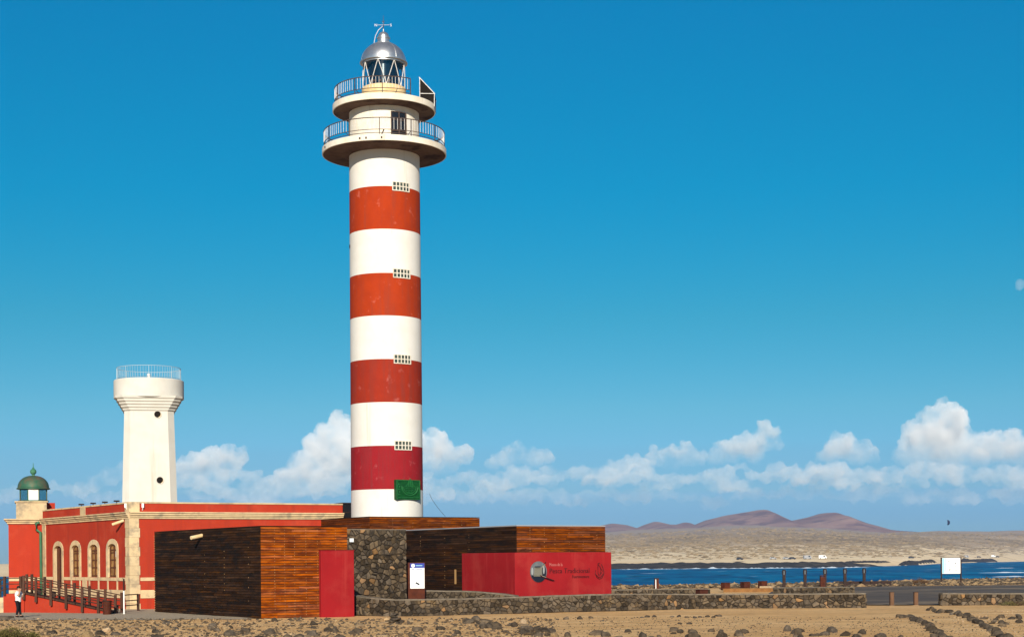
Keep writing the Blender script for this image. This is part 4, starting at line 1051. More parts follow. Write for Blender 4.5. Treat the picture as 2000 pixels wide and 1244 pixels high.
# horizontal bands
bz = [(hzc(1134), hzc(1127.5)), (hzc(1168), hzc(1152))]
for z0_, z1_ in bz:
    slab(fr_, 0.67, LR, -0.02, 0.05, z0_, z1_, 'band', M['stone_trim'], house)
    segs = [(0.75, hs_[3][0]-0.35 if False else LL-0.76)]
    if z0_ > bz[1][1]:
        slab(fl, 0.75, holes[0][0]-0.3, -0.02, 0.05, z0_, z1_, 'band', M['stone_trim'], house)
        slab(fl, holes[0][1]+0.3, LL-0.76, -0.02, 0.05, z0_, z1_, 'band', M['stone_trim'], house)
    else:
        slab(fl, 0.75, LL-0.76, -0.02, 0.05, z0_, z1_, 'band', M['stone_trim'], house)
for i in (1, 2, 3):
    u0, u1, zl, zt = holes[i]
    for u in (u0-0.2, u1+0.02): slab(fl, u, u+0.2, -0.02, 0.045, bz[1][1]+0.003, bz[0][0]-0.003, 'apron_strip', M['stone_trim'], house)
uq = (holes[1][0]+holes[2][1])/2
slab(fl, uq-0.45, uq+0.45, -0.02, 0.048, bz[1][1]+0.003, bz[0][0]-0.003, 'apron_block', M['stone_trim'], house)
slab(fl, 0.75, LL-0.76, -0.02, 0.03, -0.3, 0.05, 'plinth', M['house_red'], house)
# surrounds, windows, door
for i, (u0, u1, zl, zt) in enumerate(holes):
    t_ = 0.34 if i else 0.30
    z_lo = (bz[0][1]+0.003) if i else 0.8
    sur = MB(); o_ = arch(u0-t_, u1+t_, zt-ARC, ARC+0.34); n_ = arch(u0, u1, zt-ARC, ARC)
    outl = [(u0-t_, z_lo)] + o_ + [(u1+t_, z_lo)]; inn = [(u0, z_lo)] + n_ + [(u1, z_lo)]
    k = len(outl)
    vs = [fl(u, 0.06, z) for u, z in outl] + [fl(u, 0.06, z) for u, z in inn] + [fl(u, -0.02, z) for u, z in outl] + [fl(u, -0.02, z) for u, z in inn]
    fs = []
    for j in range(k-1): fs += [(j, j+1, k+j+1, k+j), (2*k+j, 2*k+j+1, j+1, j), (k+j, k+j+1, 3*k+j+1, 3*k+j)]
    fs += [(0, k, 3*k, 2*k), (k-1, 2*k+k-1, 3*k+k-1, 2*k-1)]
    body = MB().add([fl(u, -0.15, z) for u, z in [(u0, zl), (u1, zl)] + n_[::-1]], [tuple(range(len(n_)+2))])
    if i == 0:
        w = body.build('house_door', M['brown_wood'], house)
        slab(fl, (u0+u1)/2-0.03, (u0+u1)/2+0.03, -0.145, -0.11, zl, zt-0.1, 'door_meeting_stile', M['dark_metal'], w)
        slab(fl, u0+0.12, (u0+u1)/2-0.1, -0.145, -0.12, zl+1.3, zl+2.4, 'door_panel', M['brown_wood'], w); slab(fl, (u0+u1)/2+0.1, u1-0.12, -0.145, -0.12, zl+1.3, zl+2.4, 'door_panel', M['brown_wood'], w)
    else:
        w = body.build('window', M['curtain'], house)
        mid = (u0+u1)/2
        for a_, b_ in ((u0+0.01, u0+0.08), (mid-0.045, mid+0.045), (u1-0.08, u1-0.01)): slab(fl, a_, b_, -0.145, -0.08, zl+0.01, zt-0.06, 'window_frame', M['brown_wood'], w)
        for f_ in (0.02, 0.27, 0.50, 0.72): 
            slab(fl, u0+0.10, mid-0.06, -0.145, -0.10, zl+(zt-zl)*f_, zl+(zt-zl)*f_+0.07, 'glazing_bar', M['brown_wood'], w); slab(fl, mid+0.06, u1-0.10, -0.145, -0.10, zl+(zt-zl)*f_, zl+(zt-zl)*f_+0.07, 'glazing_bar', M['brown_wood'], w)
        slab(fl, u0+0.02, u1-0.02, -0.145, -0.09, zt-ARC-0.12, zt-ARC-0.04, 'transom', M['brown_wood'], w)
        if i == 3: slab(fl, u0+0.14, u0+0.42, -0.085, -0.075, zl+1.35, zl+1.75, 'paper_notice', M['sign_white'], w)
        if i: pass
    sur.add(vs, fs).build('surround', M['stone_trim'], w)
# downpipe, spout, lamps
gp = MB(); uP = LL-0.15; gp.path([fl(uP, 0.30, ZC0+0.15), fl(uP+0.1, 0.55, ZC0+0.05), fl(uP+0.05, 0.5, ZC0-0.45), fl(uP, 0.22, ZC0-0.6), fl(uP, 0.22, 0.0)], 0.10, 8); gp.build('downpipe', M['pipe_green'], house, smooth=True)
us_ = hit(CH, dL, 243); MB().tube(fl(us_, 0.0, hzc(1015)), fl(us_+0.5, 0.62, hzc(1023)), 0.10, n=10).build('rain_spout', M['cream_base'], house, smooth=40)
for px in (157, 180, 203, 226):
    u = hit(CH, dL, px); f = MB(); f.box(fl(u, -0.1, ZP+0.14), (0.36, 0.16, 0.10), aL); f.tube(fl(u, -0.1, ZP), fl(u, -0.1, ZP+0.12), 0.03); f.build('floodlight', M['dark_metal'], house)
for fn, u in ((fl, 0.30), (fr_, 0.85)):
    f = MB(); f.box(fn(u, 0.16, ZC1+0.42), (0.14, 0.14, 0.28)); f.tube(fn(u, 0.02, ZC1+0.12), fn(u, 0.16, ZC1+0.28), 0.03); f.build('wall_lamp', M['sign_white'], house)
# white corner strip behind the pavilion
# dark glazed link between house and lighthouse
lk0 = CH[0] + Dp.x; lk1 = CH[1] + Dp.y
link = thing('glazed_link', 'narrow black glazed link between the red house and the lighthouse', 'link building', (lk0, lk1, HB), aR)
MB().b2((0.005, 0.2, -0.2), (1.2, 4.0, hz(680, 982, 114.6)-HB)).build('glazed_wall', M['black'], link)
MB().b2((0.0, 0.17, hz(680, 1000, 114.6)-HB), (1.2, 0.198, hz(680, 998.5, 114.6)-HB)).build('transom', M['dark_metal'], link)
MB().b2((0.005, 0.1, hz(680, 982, 114.6)-HB+0.002), (1.22, 4.05, hz(680, 982, 114.6)-HB+0.06)).build('roof_edge', M['dark_metal'], link)

# ------------------------------------------------------------------ lantern turret at the left end of the house
TD = 122.3; tx = gx(62, TD+1.6)
tur = thing('lantern_turret', 'small red turret with a green-domed lantern at the left end of the house', 'turret', (CH[0]+Bp.x, CH[1]+Bp.y, HB), 0)
tR = R(16); tdx = (-math.cos(tR), -math.sin(tR)); tdy = (-math.sin(tR), math.cos(tR))
def ft(u, w, z): return Vector((tdx[0]*u - tdy[0]*w, tdx[1]*u - tdy[1]*w, z))
tz_ = lambda py: hz(60, py, TD) - HB
t_org = (CH[0]+Bp.x, CH[1]+Bp.y); TW = hit(t_org, tdx, 17)
slab(ft, 0.02, TW, -5.0, -0.02, -0.4, tz_(1022), 'base_wall', M['house_red'], tur)
for k, (za, zb_, w) in enumerate(((tz_(1014.5), tz_(1012), 0.32), (tz_(1018), tz_(1014.6), 0.20), (tz_(1022)+0.003, tz_(1018.1), 0.10))):
    slab(ft, -0.3, TW+w, -5.0-w, w, za, zb_, 'cornice', M['stone_trim'], tur)
slab(ft, 0.02, TW, -0.03, 0.04, tz_(1134), tz_(1127), 'band', M['stone_trim'], tur)
slab(ft, 0.02, TW, -0.03, 0.04, tz_(1166), tz_(1152), 'band', M['stone_trim'], tur)
bl0, bl1 = hit(t_org, tdx, 92), hit(t_org, tdx, 32)
slab(ft, bl0, bl1, -3.4, -0.30, tz_(1012)+0.003, tz_(979.5), 'ashlar_block', M['stone_trim'], tur)
slab(ft, bl0-0.1, bl1+0.1, -3.5, -0.20, tz_(979.5)+0.003, tz_(977), 'block_coping', M['stone_trim'], tur)
slab(ft, bl0-0.62, bl0-0.003, -3.0, -1.2, tz_(1012)+0.003, tz_(979.5), 'side_block', M['house_red'], tur)
lc = ft((bl0+bl1)/2 - 0.15, -1.75, 0); cx, cy = lc.x, lc.y
lz0, lz1 = tz_(977)+0.02, tz_(951.5)
MB().lathe([(1.12, lz0-0.02), (1.12, lz0+0.08), (1.0, lz0+0.08)], 24, (cx, cy)).build('lantern_sill', M['green'], tur)
for i in range(8):
    a = R(-74 - 22.5 + 45*i); b = a + R(45)
    pa = (cx+1.05*math.cos(a), cy+1.05*math.sin(a)); pb_ = (cx+1.05*math.cos(b), cy+1.05*math.sin(b))
    pn = MB().add([(pa[0], pa[1], lz0), (pb_[0], pb_[1], lz0), (pb_[0], pb_[1], lz1), (pa[0], pa[1], lz1)], [(0, 1, 2, 3)]).build('lantern_pane', M['sign_white'] if i == 0 else M['glass_green'], tur)
    MB().tube((pa[0], pa[1], lz0), (pa[0], pa[1], lz1), 0.05, n=6).build('mullion', M['green'], pn)
prof = [(1.10, lz1-0.05), (1.24, lz1-0.02), (1.24, lz1+0.06), (1.16, lz1+0.10)] + [(1.16*math.cos(R(a))**0.85, lz1+0.10+0.92*math.sin(R(a))) for a in range(8, 88, 8)] + [(0.08, lz1+1.03)]
MB().lathe(prof, 40, (cx, cy)).build('lantern_dome', M['green'], tur, smooth=35)
fz = lz1 + 1.02
fin = MB(); fin.lathe([(0.14, fz-0.03), (0.10, fz+0.08), (0.10, fz+0.10)], 16, (cx, cy)); fin.sphere((cx, cy, fz+0.30), 0.24, 16, 10); fin.lathe([(0.10, fz+0.52), (0.08, fz+0.58), (0.03, fz+0.66), (0.02, fz+0.95)], 12, (cx, cy)); fin.build('finial', M['pipe_green'], tur, smooth=40)

# ------------------------------------------------------------------ white chamfered tower
OD = 123.0; ox = gx(293.5, OD)
oct_ = thing('white_tower', 'white chamfered square tower with corbelled round top behind the red house', 'tower', (ox, OD, 5.0), R(12.5))
oz = lambda py: hz(294, py, OD) - 5.0
def cham(hw, c): return [(-hw+c, -hw), (hw-c, -hw), (hw, -hw+c), (hw, hw-c), (hw-c, hw), (-hw+c, hw), (-hw, hw-c), (-hw, -hw+c)]
def loft(rings):
    mb = MB(); vs = []; fs = []; n = len(rings[0][0])
    for poly, z in rings: vs += [(x, y, z) for x, y in poly]
    for j in range(len(rings)-1):
        for i in range(n): fs.append((j*n+i, j*n+(i+1) % n, (j+1)*n+(i+1) % n, (j+1)*n+i))
    fs += [tuple(range(n))[::-1], tuple(range((len(rings)-1)*n, len(rings)*n))]
    return mb.add(vs, fs)
hb_, ht_ = 2.06, 1.80
zsh = oz(806)
zb5 = -1.2
shaft = loft([(cham(hb_+0.08, 0.52), zb5), (cham(hb_, 0.50), 0.2), (cham(ht_, 0.46), zsh)]).build('shaft', M['white_old'], oct_)
cut = MB()
nst = 5; zc_ = zsh
for k in range(nst):
    hw = ht_ + 0.10 + 0.125*k; z1_ = zsh + (oz(778)-zsh)*(k+1)/nst
    loft([(cham(hw-0.06, 0.48), zc_), (cham(hw, 0.50), zc_+0.06), (cham(hw+0.03, 0.50), z1_-0.001)]).build('corbel_course', M['white_old'], oct_); zc_ = z1_
zd0, zd1 = oz(781), oz(744)
MB().lathe([(2.2, zd0+0.02), (2.5, zd0-0.0), (2.58, zd0+0.06), (2.58, zd1-0.05), (2.54, zd1), (0.02, zd1)], 72).build('round_top', M['white_old'], oct_, smooth=35)
railing(oct_, 2.35, zd1, 0.92, 0, 2*math.pi, 72, M['rail_pale'], M['rail_pale'], mid=0.1, thin=0.6)
MB().tube((0, 0, zd1), (0, 0, zd1+0.55), 0.12).build('roof_vent', M['railwhite'], oct_)
for px, py in ((312.5, 813), (316, 940)):
    u = (px-296.5)*OD/F; z = oz(py); t = (z-0.2)/(zsh-0.2); y = -(hb_+(ht_-hb_)*t)
    cutter = None
    prt = MB().tube((u, y-0.03, z), (u, y+0.02, z), 0.25, n=24).build('porthole', M['core'], oct_)  # flat dark disc coloured as the shaded depth of a round recess
    rg = MB(); k = 24
    pts = [(u+0.27*math.cos(2*math.pi*i/k), y-0.03, z+0.27*math.sin(2*math.pi*i/k)) for i in range(k)]
    for i in range(k): rg.tube(pts[i], pts[(i+1) % k], 0.03, n=5)
    rg.build('porthole_rim', M['white_old'], prt)
    cr_ = [(u+0.24*math.cos(R(a)), z+0.24*math.sin(R(a))) for a in range(-80, 71, 10)] + [(u+0.05+0.17*math.cos(R(a)), z+0.02+0.2*math.sin(R(a))) for a in range(65, -81, -10)]
    n_ = len(cr_); MB().add([(p[0], y-0.045, p[1]) for p in cr_] + [(p[0], y-0.035, p[1]) for p in cr_], [tuple(range(n_)), tuple(range(n_, 2*n_))[::-1]] + [(i, (i+1) % n_, n_+(i+1) % n_, n_+i) for i in range(n_)]).build('porthole_lit_reveal', M['cream_base'], prt)  # pale crescent painted in as the sunlit inner side of the recess

# ------------------------------------------------------------------ ramp, steps, rails, person
rp_ = thing('access_ramp', 'red walled access ramp with brown timber railings before the red house', 'ramp', (gx(45, 102.5), 102.5, 0))
ro = Vector(rp_.location)
def W_(px, py, D): return at(px, py, D) - ro
FH, FL_ = (48, 102.5), (228, 99.0)
def front(t, py): px = FH[0]+(FL_[0]-FH[0])*t; D = FH[1]+(FL_[1]-FH[1])*t; return W_(px, py, D)
def deck_y(t): return 1157 + (1196-1157)*max(0, t)
depth = Vector((-0.35, 2.0, 0.0))
zz0 = -0.4
vs = []
for t in np.linspace(0, 1.08, 14):
    p = front(t, deck_y(t)+3); p.z = max(p.z, -0.05); vs += [p, Vector((p.x, p.y, zz0)), p + depth, Vector((p.x+depth.x, p.y+depth.y, zz0))]
n = 14; fs = []
for i in range(n-1):
    a = 4*i; b = a+4; fs += [(a, a+1, b+1, b), (a, b, b+2, a+2), (a+2, b+2, b+3, a+3)]
fs += [(0, 2, 3, 1), (4*n-4, 4*n-3, 4*n-1, 4*n-2)]
MB().add(vs, fs).build('ramp_wall', M['house_red'], rp_)
npl = 9
for i in range(npl):
    t0, t1 = i/npl, (i+1)/npl - 0.006
    a, b = front(t0, deck_y(t0)+2), front(t1, deck_y(t1)+2); off = Vector((0.02, -0.12, 0)); up = Vector((0, 0, 0.10))
    vs = [a+off, b+off, b+depth, a+depth, a+off+up, b+off+up, b+depth+up, a+depth+up]
    MB().add(vs, ((0,3,2,1),(4,5,6,7),(0,1,5,4),(1,2,6,5),(2,3,7,6),(3,0,4,7))).build('deck_board', M['ramp_wood'], rp_)
# landing and steps on the far left
la = front(0, deck_y(0)+2)
MB().b2((la.x-1.3, la.y-0.1, -0.4), (la.x-0.003, la.y+2.0, la.z)).build('landing', M['house_red'], rp_)
for k in range(5):
    MB().b2((la.x-1.31-0.32*(k+1), la.y-0.05, -0.4), (la.x-1.312-0.32*k, la.y+1.9, la.z-0.22*(k+1))).build('step', M['stone_trim'] if k % 2 == 0 else M['house_red'], rp_)
pm_ = MB().box((0, 0, 0), (0.15, 0.13, 1.0)).mesh('post')
def post(p, z0, z1, parent=rp_):
    o = mobj('post', pm_, M['ramp_wood'], parent, loc=(p.x, p.y, (z0+z1)/2)); o.scale = (1, 1, z1-z0); return o
def rails(pts, hs=(0.98, 0.62, 0.32), r=0.035):
    for h in hs: MB().path([p + Vector((0, 0, h)) for p in pts], r, 6).build('rail', M['ramp_wood'], rp_)
fpx = [48, 72, 101, 130.5, 162, 193.5, 227]
fps = []
for px in fpx:
    t = (px-FH[0])/(FL_[0]-FH[0]); p = front(t, deck_y(t)) + Vector((0, -0.2, 0)); fps.append(p)
    post(p, max(p.z-0.42, -0.1), p.z+1.08)
rails(fps)
bps = []
for px in (52, 62, 87, 115, 145, 174, 205, 237):
    t = (px-FH[0]-14)/(FL_[0]-FH[0]); p = front(max(t, 0), deck_y(max(t, 0))) + depth; 
    D = p.y+ro.y; p.x = gx(px, D)-ro.x; bps.append(p); post(p, p.z-0.2, p.z+1.15)
e = W_(270, 1193, 104); bps.append(e); post(e, -0.2, 1.1)
bps[-1].z = 0.1
rails(bps)
# curb blocks along the rear rail
for p in bps[2:8]: MB().box((p.x-0.25, p.y-0.3, p.z+0.22), (0.22, 0.2, 0.32)).build('ramp_lamp', M['dark_metal'], rp_)
# stair rail at the far left
sps = [Vector((la.x-0.2, la.y-0.15, la.z)), Vector((la.x-1.2, la.y-0.15, la.z)), Vector((la.x-2.9, la.y-0.15, la.z-1.1))]
for p in sps: post(p, p.z-0.1, p.z+1.1)
rails(sps)

def cyl_bin():
    o = thing('litter_bin', 'rusty brown cylindrical litter bin at the foot of the ramp', 'litter bin', (gx(208.5, 97.5), 97.5, 0.03))
    MB().lathe([(0.24, -0.05), (0.245, 0.0), (0.26, 0.75), (0.27, 0.80), (0.23, 0.82), (0.22, 0.55), (0.01, 0.54)], 24).build('drum', M['corten'], o, smooth=35)
    MB().lathe([(0.275, 0.74), (0.285, 0.76), (0.275, 0.79)], 24).build('rim', M['dark_metal'], o)
    return o
cyl_bin()
pw = thing('marker_pole', 'thin pole, white below and dark above, beside the litter bin', 'pole', (gx(241.5, 97.8), 97.8, 0.0))
zt_ = hz(241, 1130, 97.8); zm_ = hz(241, 1153, 97.8)
MB().tube((0, 0, -0.05), (0, 0, zm_), 0.042, n=10).build('white_section', M['sign_white'], pw); MB().tube((0, 0, zm_), (0, 0, zt_), 0.05, n=10).build('dark_section', M['dark_metal'], pw)
MB().tube((0, 0, zt_-0.05), (-0.07, 0, zt_+0.05), 0.02).build('hook', M['dark_metal'], pw)
sl = thing('stone_slab', 'flat brown stone slab lying at the left edge of the forecourt', 'slab', (gx(8, 91.5), 91.5, 0.05), R(8))
MB().prism([(-0.8, -0.5), (0.3, -0.45), (0.55, -0.1), (0.35, 0.5), (-0.7, 0.55)], -0.05, 0.10).build('slab_body', M['rock'], sl, bevel=0.03)
ps = thing('utility_post', 'grey timber post standing before the sea at the far left edge', 'post', (gx(-1, 108), 108, gz(gx(-1, 108), 108)))
MB().box((0, 0, 1.0), (0.16, 0.2, 2.1)).build('shaft', M['postwood'], ps, bevel=0.02)
MB().box((0, 0, 2.08), (0.2, 0.25, 0.05)).build('cap', M['dark_metal'], ps)

def skin_obj(name, chains, mat, parent, sub=2):
    vs, es, rs = [], [], []; idx = {}
    for ch in chains:
        prev = None
        for key, p, r in ch:
            if key in idx: i = idx[key]
            else: i = len(vs); idx[key] = i; vs.append(p); rs.append(r)
            if prev is not None: es.append((prev, i))
            prev = i
    me = bpy.data.meshes.new(name); me.from_pydata(vs, es, []); me.update()
    o = mobj(name, me, mat, parent); 
    o.modifiers.new('skin', 'SKIN'); 
    for i, r in enumerate(rs):
        sv = me.skin_vertices[0].data[i]; sv.radius = (r, r) if not isinstance(r, tuple) else r
    me.skin_vertices[0].data[0].use_root = True
    o.modifiers.new('sub', 'SUBSURF').levels = sub; o.modifiers['sub'].render_levels = sub
    dg = bpy.context.evaluated_depsgraph_get(); m2 = bpy.data.meshes.new_from_object(o.evaluated_get(dg)); o.modifiers.clear(); o.data = m2
    if not m2.materials: m2.materials.append(mat)
    for p in m2.polygons: p.use_smooth = True
    return o
def person():
    x = gx(35, 93); g = 0.045
    o = thing('person', 'person in white shirt and black trousers standing with one hand raised to the face', 'person', (x, 93.0, g), R(-18))
    # faces +x (to the right in the photograph); y is depth
    pel = ('pel', (0, 0, 0.92), 0.135); che = ('che', (0.02, 0, 1.28), 0.15); nek = ('nek', (0.03, 0, 1.47), 0.06); hd_ = ('hd', (0.06, 0, 1.58), 0.085); tp_ = ('tp', (0.05, 0, 1.68), 0.085)
    arm = lambda s, el, ha: [che, ('sh%d' % s, (0.02, 0.19*s, 1.38), 0.062), ('el%d' % s, el, 0.045), ('ha%d' % s, ha, 0.034)]
    elR, haR = (0.20, -0.24, 1.18), (0.20, -0.10, 1.52); elL, haL = (0.14, 0.25, 1.12), (0.26, 0.10, 1.30)
    leg = lambda s, kx, fx: [pel, ('hp%d' % s, (0, 0.095*s, 0.86), 0.095), ('kn%d' % s, (kx, 0.10*s, 0.48), 0.062), ('an%d' % s, (fx, 0.11*s, 0.09), 0.042), ('ft%d' % s, (fx+0.14, 0.12*s, 0.04), 0.035)]
    body = skin_obj('body', [[pel, ('wa', (0.01, 0, 1.08), 0.12), che, nek, hd_, tp_], arm(-1, elR, haR), arm(1, elL, haL), leg(-1, 0.05, -0.04), leg(1, 0.02, 0.08)], M['skin'], o)
    for s, h, dirv in ((-1, haR, (-0.01, 0.05, 0.08)), (1, haL, (0.08, -0.04, 0.03))):
        for k in range(4):
            a = Vector(h) + Vector((0.012*(k-1.5), 0.012*(k-1.5), 0.0)); b = a + Vector(dirv)*(0.85+0.1*(k % 2)); c = b + Vector((0.02, 0.02*-s, 0.015))
            MB().path([a, b, c], 0.010, 5).build('finger', M['skin'], body)
        a = Vector(h) + Vector((0.02, 0, -0.01)); MB().path([a, a + Vector((0.045, 0.01, 0.02)), a + Vector((0.06, 0.0, 0.05))], 0.011, 5).build('thumb', M['skin'], body)
    big = lambda c, k: [(n_, p, r*k) for n_, p, r in c]
    shl = lambda s, el: [('che', che[1], 0.175), ('sh%d' % s, (0.02, 0.20*s, 1.38), 0.088), ('ms%d' % s, tuple((Vector((0.02, 0.20*s, 1.38))*0.35 + Vector(el)*0.65)), 0.072)]
    skin_obj('shirt', [[('hem', (0, 0, 0.80), 0.175), ('pel', (0, 0, 0.94), 0.178), ('wa', (0.01, 0, 1.10), 0.172), ('che', che[1], 0.19), ('col', (0.03, 0, 1.47), 0.085)], shl(-1, elR), shl(1, elL)], M['shirt'], o)
    lg2 = lambda s, kx, fx: [('pel', (0, 0, 0.98), 0.150), ('hp%d' % s, (0, 0.095*s, 0.82), 0.112), ('kn%d' % s, (kx, 0.10*s, 0.48), 0.085), ('an%d' % s, (fx, 0.11*s, 0.10), 0.066)]
    skin_obj('trousers', [lg2(-1, 0.05, -0.04), lg2(1, 0.02, 0.08)], M['trousers'], o)
    for s, fx in ((-1, -0.04), (1, 0.08)): MB().sphere((fx+0.06, 0.115*s, 0.045), 0.1, 10, 8, (1.45, 0.52, 0.5)).build('shoe', M['hair'], o, smooth=True)
    MB().sphere((0.025, 0, 1.665), 0.108, 14, 10, (1.02, 0.84, 0.98)).build('hair', M['hair'], o, smooth=True)
    f = MB()
    for s in (-1, 1): f.sphere((0.137, 0.032*s, 1.625), 0.012, 6, 5)
    f.build('eyes', M['hair'], o)
    MB().sphere((0.152, 0, 1.595), 0.018, 6, 5, (1, .8, 1.4)).build('nose', M['skin'], o); MB().sphere((0.135, 0, 1.555), 0.02, 6, 5, (.6, 1.2, .4)).build('mouth', M['letters'], o)
    for s in (-1, 1): MB().sphere((0.045, 0.088*s, 1.60), 0.028, 6, 5, (.7, .4, 1.2)).build('ear', M['skin'], o)
    return o
person()

# ------------------------------------------------------------------ posts, bollards, seats and boards on the right
def ground_at(px, py, z=0.05): return (EYE - z) * F / (py - (H0 - (px-1000)*sr))
slot = lambda: None
def tall_post(px, y0, y1, label):
    D = ground_at(px, y1, 0.02); x = gx(px, D); z = gz(x, D); zt = hz(px, y0, D); h = zt - z
    o = thing('lighting_post', label, 'post', (x, D, z), 0, 'row of tall dark posts by the car park')
    w = 0.30
    MB().b2((-w/2, -w/2, -0.3), (w/2, w/2, h-0.55)).build('shaft', M['dark_metal'], o, bevel=0.015)
    for s in (-1, 1): MB().b2((s*w/2-0.035, -w/2, h-0.548), (s*w/2+0.035, w/2, h-0.10)).build('lamp_cheek', M['dark_metal'], o)
    MB().b2((-0.07, -0.08, h-0.548), (0.07, 0.08, h-0.10)).build('lamp_lens', M['post_lens'], o)
    MB().b2((-w/2, -w/2, h-0.098), (w/2, w/2, h)).build('cap', M['dark_metal'], o)
    return o
for px, a, b, l in ((1531, 1112, 1146, 'leftmost of the five tall dark posts, above the rear stone wall'), (1572, 1111, 1145, 'second tall dark post from the left, left of the rusty bin'),
                    (1611, 1110, 1144, 'middle tall dark post, standing right behind the rusty bin'), (1650, 1109.5, 1143, 'fourth tall dark post from the left, right of the rusty bin'), (1687.5, 1109, 1142, 'rightmost of the five tall dark posts, on the asphalt edge')):
    tall_post(px, a, b, l)
def square_bin(px, y0, y1):
    D = ground_at(px, y1, 0.02); x = gx(px, D); z = gz(x, D); h = hz(px, y0, D) - z; w = 9.5*D/F
    o = thing('rusty_bin', 'rusty square bin standing before the middle tall post', 'bin', (x, D, z))
    MB().b2((-w/2, -w/2, -0.2), (w/2, w/2, h-0.16)).build('casing', M['corten'], o, bevel=0.015); MB().b2((-w/2, -w/2, h-0.10), (w/2, w/2, h)).build('lid', M['corten'], o, bevel=0.015)
    for s in (-1, 1): MB().b2((s*(w/2-0.06)-0.03, -w/2+0.05, h-0.158), (s*(w/2-0.06)+0.03, w/2-0.05, h-0.102)).build('lid_spacer', M['dark_metal'], o)
square_bin(1606, 1123, 1146.5)
def lamp_bollard(px, y0, y1):
    D = 135.0; x = gx(px, D); z = hz(px, y1, D); h = hz(px, y0, D) - z; w = 8.5*D/F
    z = gz(x, D); h = hz(px, y0, D) - z
    o = thing('lamp_bollard', 'single rusty bollard with a pale slot right of the museum', 'bollard', (x, D, z))
    MB().b2((-w*0.10, -w/2, -0.2), (w/2, w/2, h-0.08)).build('plate', M['corten'], o, bevel=0.01); MB().b2((-w/2, -w/2, -0.2), (-w*0.30, w/2, h-0.08)).build('plate', M['corten'], o, bevel=0.01)
    MB().b2((-w*0.29, -w*0.3, 0.0), (-w*0.11, w*0.3, h-0.10)).build('lens', M['sign_white'], o); MB().b2((-w/2, -w/2, h-0.078), (w/2, w/2, h)).build('cap', M['dark_metal'], o)
lamp_bollard(1282, 1128.5, 1154)
def wood_bollard(px, label):
    D = 103.0; x = gx(px, D); z = gz(x, D); h = hz(px, 1155.5, D) - z
    o = thing('timber_bollard', label, 'bollard', (x, D, z), R(8), 'timber bollards in the gap of the wall')
    MB().b2((-0.125, -0.11, -0.3), (0.125, 0.11, h-0.03)).build('shaft', M['postwood'], o, bevel=0.015); MB().b2((-0.135, -0.12, h-0.028), (0.135, 0.12, h)).build('cap', M['postwood'], o, bevel=0.01)
    MB().lathe([(0.24, -0.1), (0.22, 0.02), (0.12, 0.03)], 12).build('footing', M['rock_pale'], o)
wood_bollard(1741, 'left timber bollard in the gap between the low walls'); wood_bollard(1788, 'right timber bollard in the gap between the low walls')
def cube_seat(px, y0, y1, w_px, D, label, lit):
    x = gx(px, D); z1 = hz(px, y0, D); z0 = hz(px, y1, D); w = w_px*D/F
    o = thing('cube_seat', label, 'seat', (x, D, z0), R(28), 'rusty steel cube seats')
    w *= 0.74
    MB().b2((-w/2, -w/2, 0), (w/2, w/2, z1-z0-0.05)).build('body', M['corten'], o, bevel=0.02); MB().b2((-w/2-0.02, -w/2-0.02, z1-z0-0.048), (w/2+0.02, w/2+0.02, z1-z0)).build('seat', M['corten'], o, bevel=0.01)
pD = 150.0
cube_seat(1416.5, 1137, 1152, 18, pD, 'left rusty cube seat at the end of the low timber platform', 1)
cube_seat(1455, 1135.5, 1148.5, 19, pD+1.5, 'middle rusty cube seat on the low timber platform', 1)
cube_seat(1489, 1134, 1147.5, 18, pD+1.5, 'right rusty cube seat on the low timber platform beside a pale slab', 1)
cube_seat(1370, 1150.5, 1162, 24, 108, 'low rusty cube seat just behind the long stone wall', 1)
pf = thing('timber_platform', 'low ochre timber platform under the rusty cube seats', 'platform', (gx(1465, pD), pD, 0))
zt_ = hz(1465, 1148.3, pD); zb_ = hz(1465, 1156, pD); w = 112*pD/F
M['plank'] = pmat('ochre_planks', (0.26, 0.13, 0.045), (0.18, 0.085, 0.03), 2.5, 0.8, 0.3, 20, rand=0.25)
for k in range(7): MB().b2((-w/2, -0.9+0.4*k, zt_-0.07), (w/2, -0.52+0.4*k, zt_)).build('plank', M['plank'], pf)
MB().b2((-w/2+0.05, -0.88, zb_), (w/2-0.05, -0.80, zt_-0.072)).build('fascia', M['plank'], pf)
for x_ in (-w/2+0.4, 0, w/2-0.4): MB().b2((x_-0.12, -0.7, -0.3), (x_+0.12, 1.5, zb_-0.001)).build('bearer', M['dark_metal'], pf)
sb = MB().prism([(-0.7, -0.3), (0.6, -0.35), (0.75, 0.1), (0.2, 0.35), (-0.6, 0.3)], 0, 0.2).build('pale_slab', M['rock_pale'], None, loc=(gx(1497, pD-0.6), pD-0.5, zt_), bevel=0.05)
tag(sb, 'pale stone slab lying on the timber platform', 'slab')
bb = thing('map_board', 'large white map board on two dark posts by the shore', 'notice board', (gx(1857.5, 190), 190, gz(gx(1857.5, 190), 190)))
bo = Vector(bb.location); k_ = 190/F
bw = 38*k_; zb0 = hz(1857, 1119.5, 190)-bo.z; zb1 = hz(1857, 1089, 190)-bo.z
MB().b2((-bw/2+0.05, -0.04, zb0), (bw/2-0.05, 0.04, zb1)).build('board', M['sign_white'], bb)
for s in (-1, 1): MB().b2((s*bw/2-0.07, -0.07, -0.4), (s*bw/2+0.07, 0.07, zb1+0.06)).build('post', M['dark_metal'], bb)
for z in (zb0-0.05, zb1): MB().b2((-bw/2+0.07, -0.06, z), (bw/2-0.07, 0.06, z+0.05)).build('frame_rail', M['dark_metal'], bb)
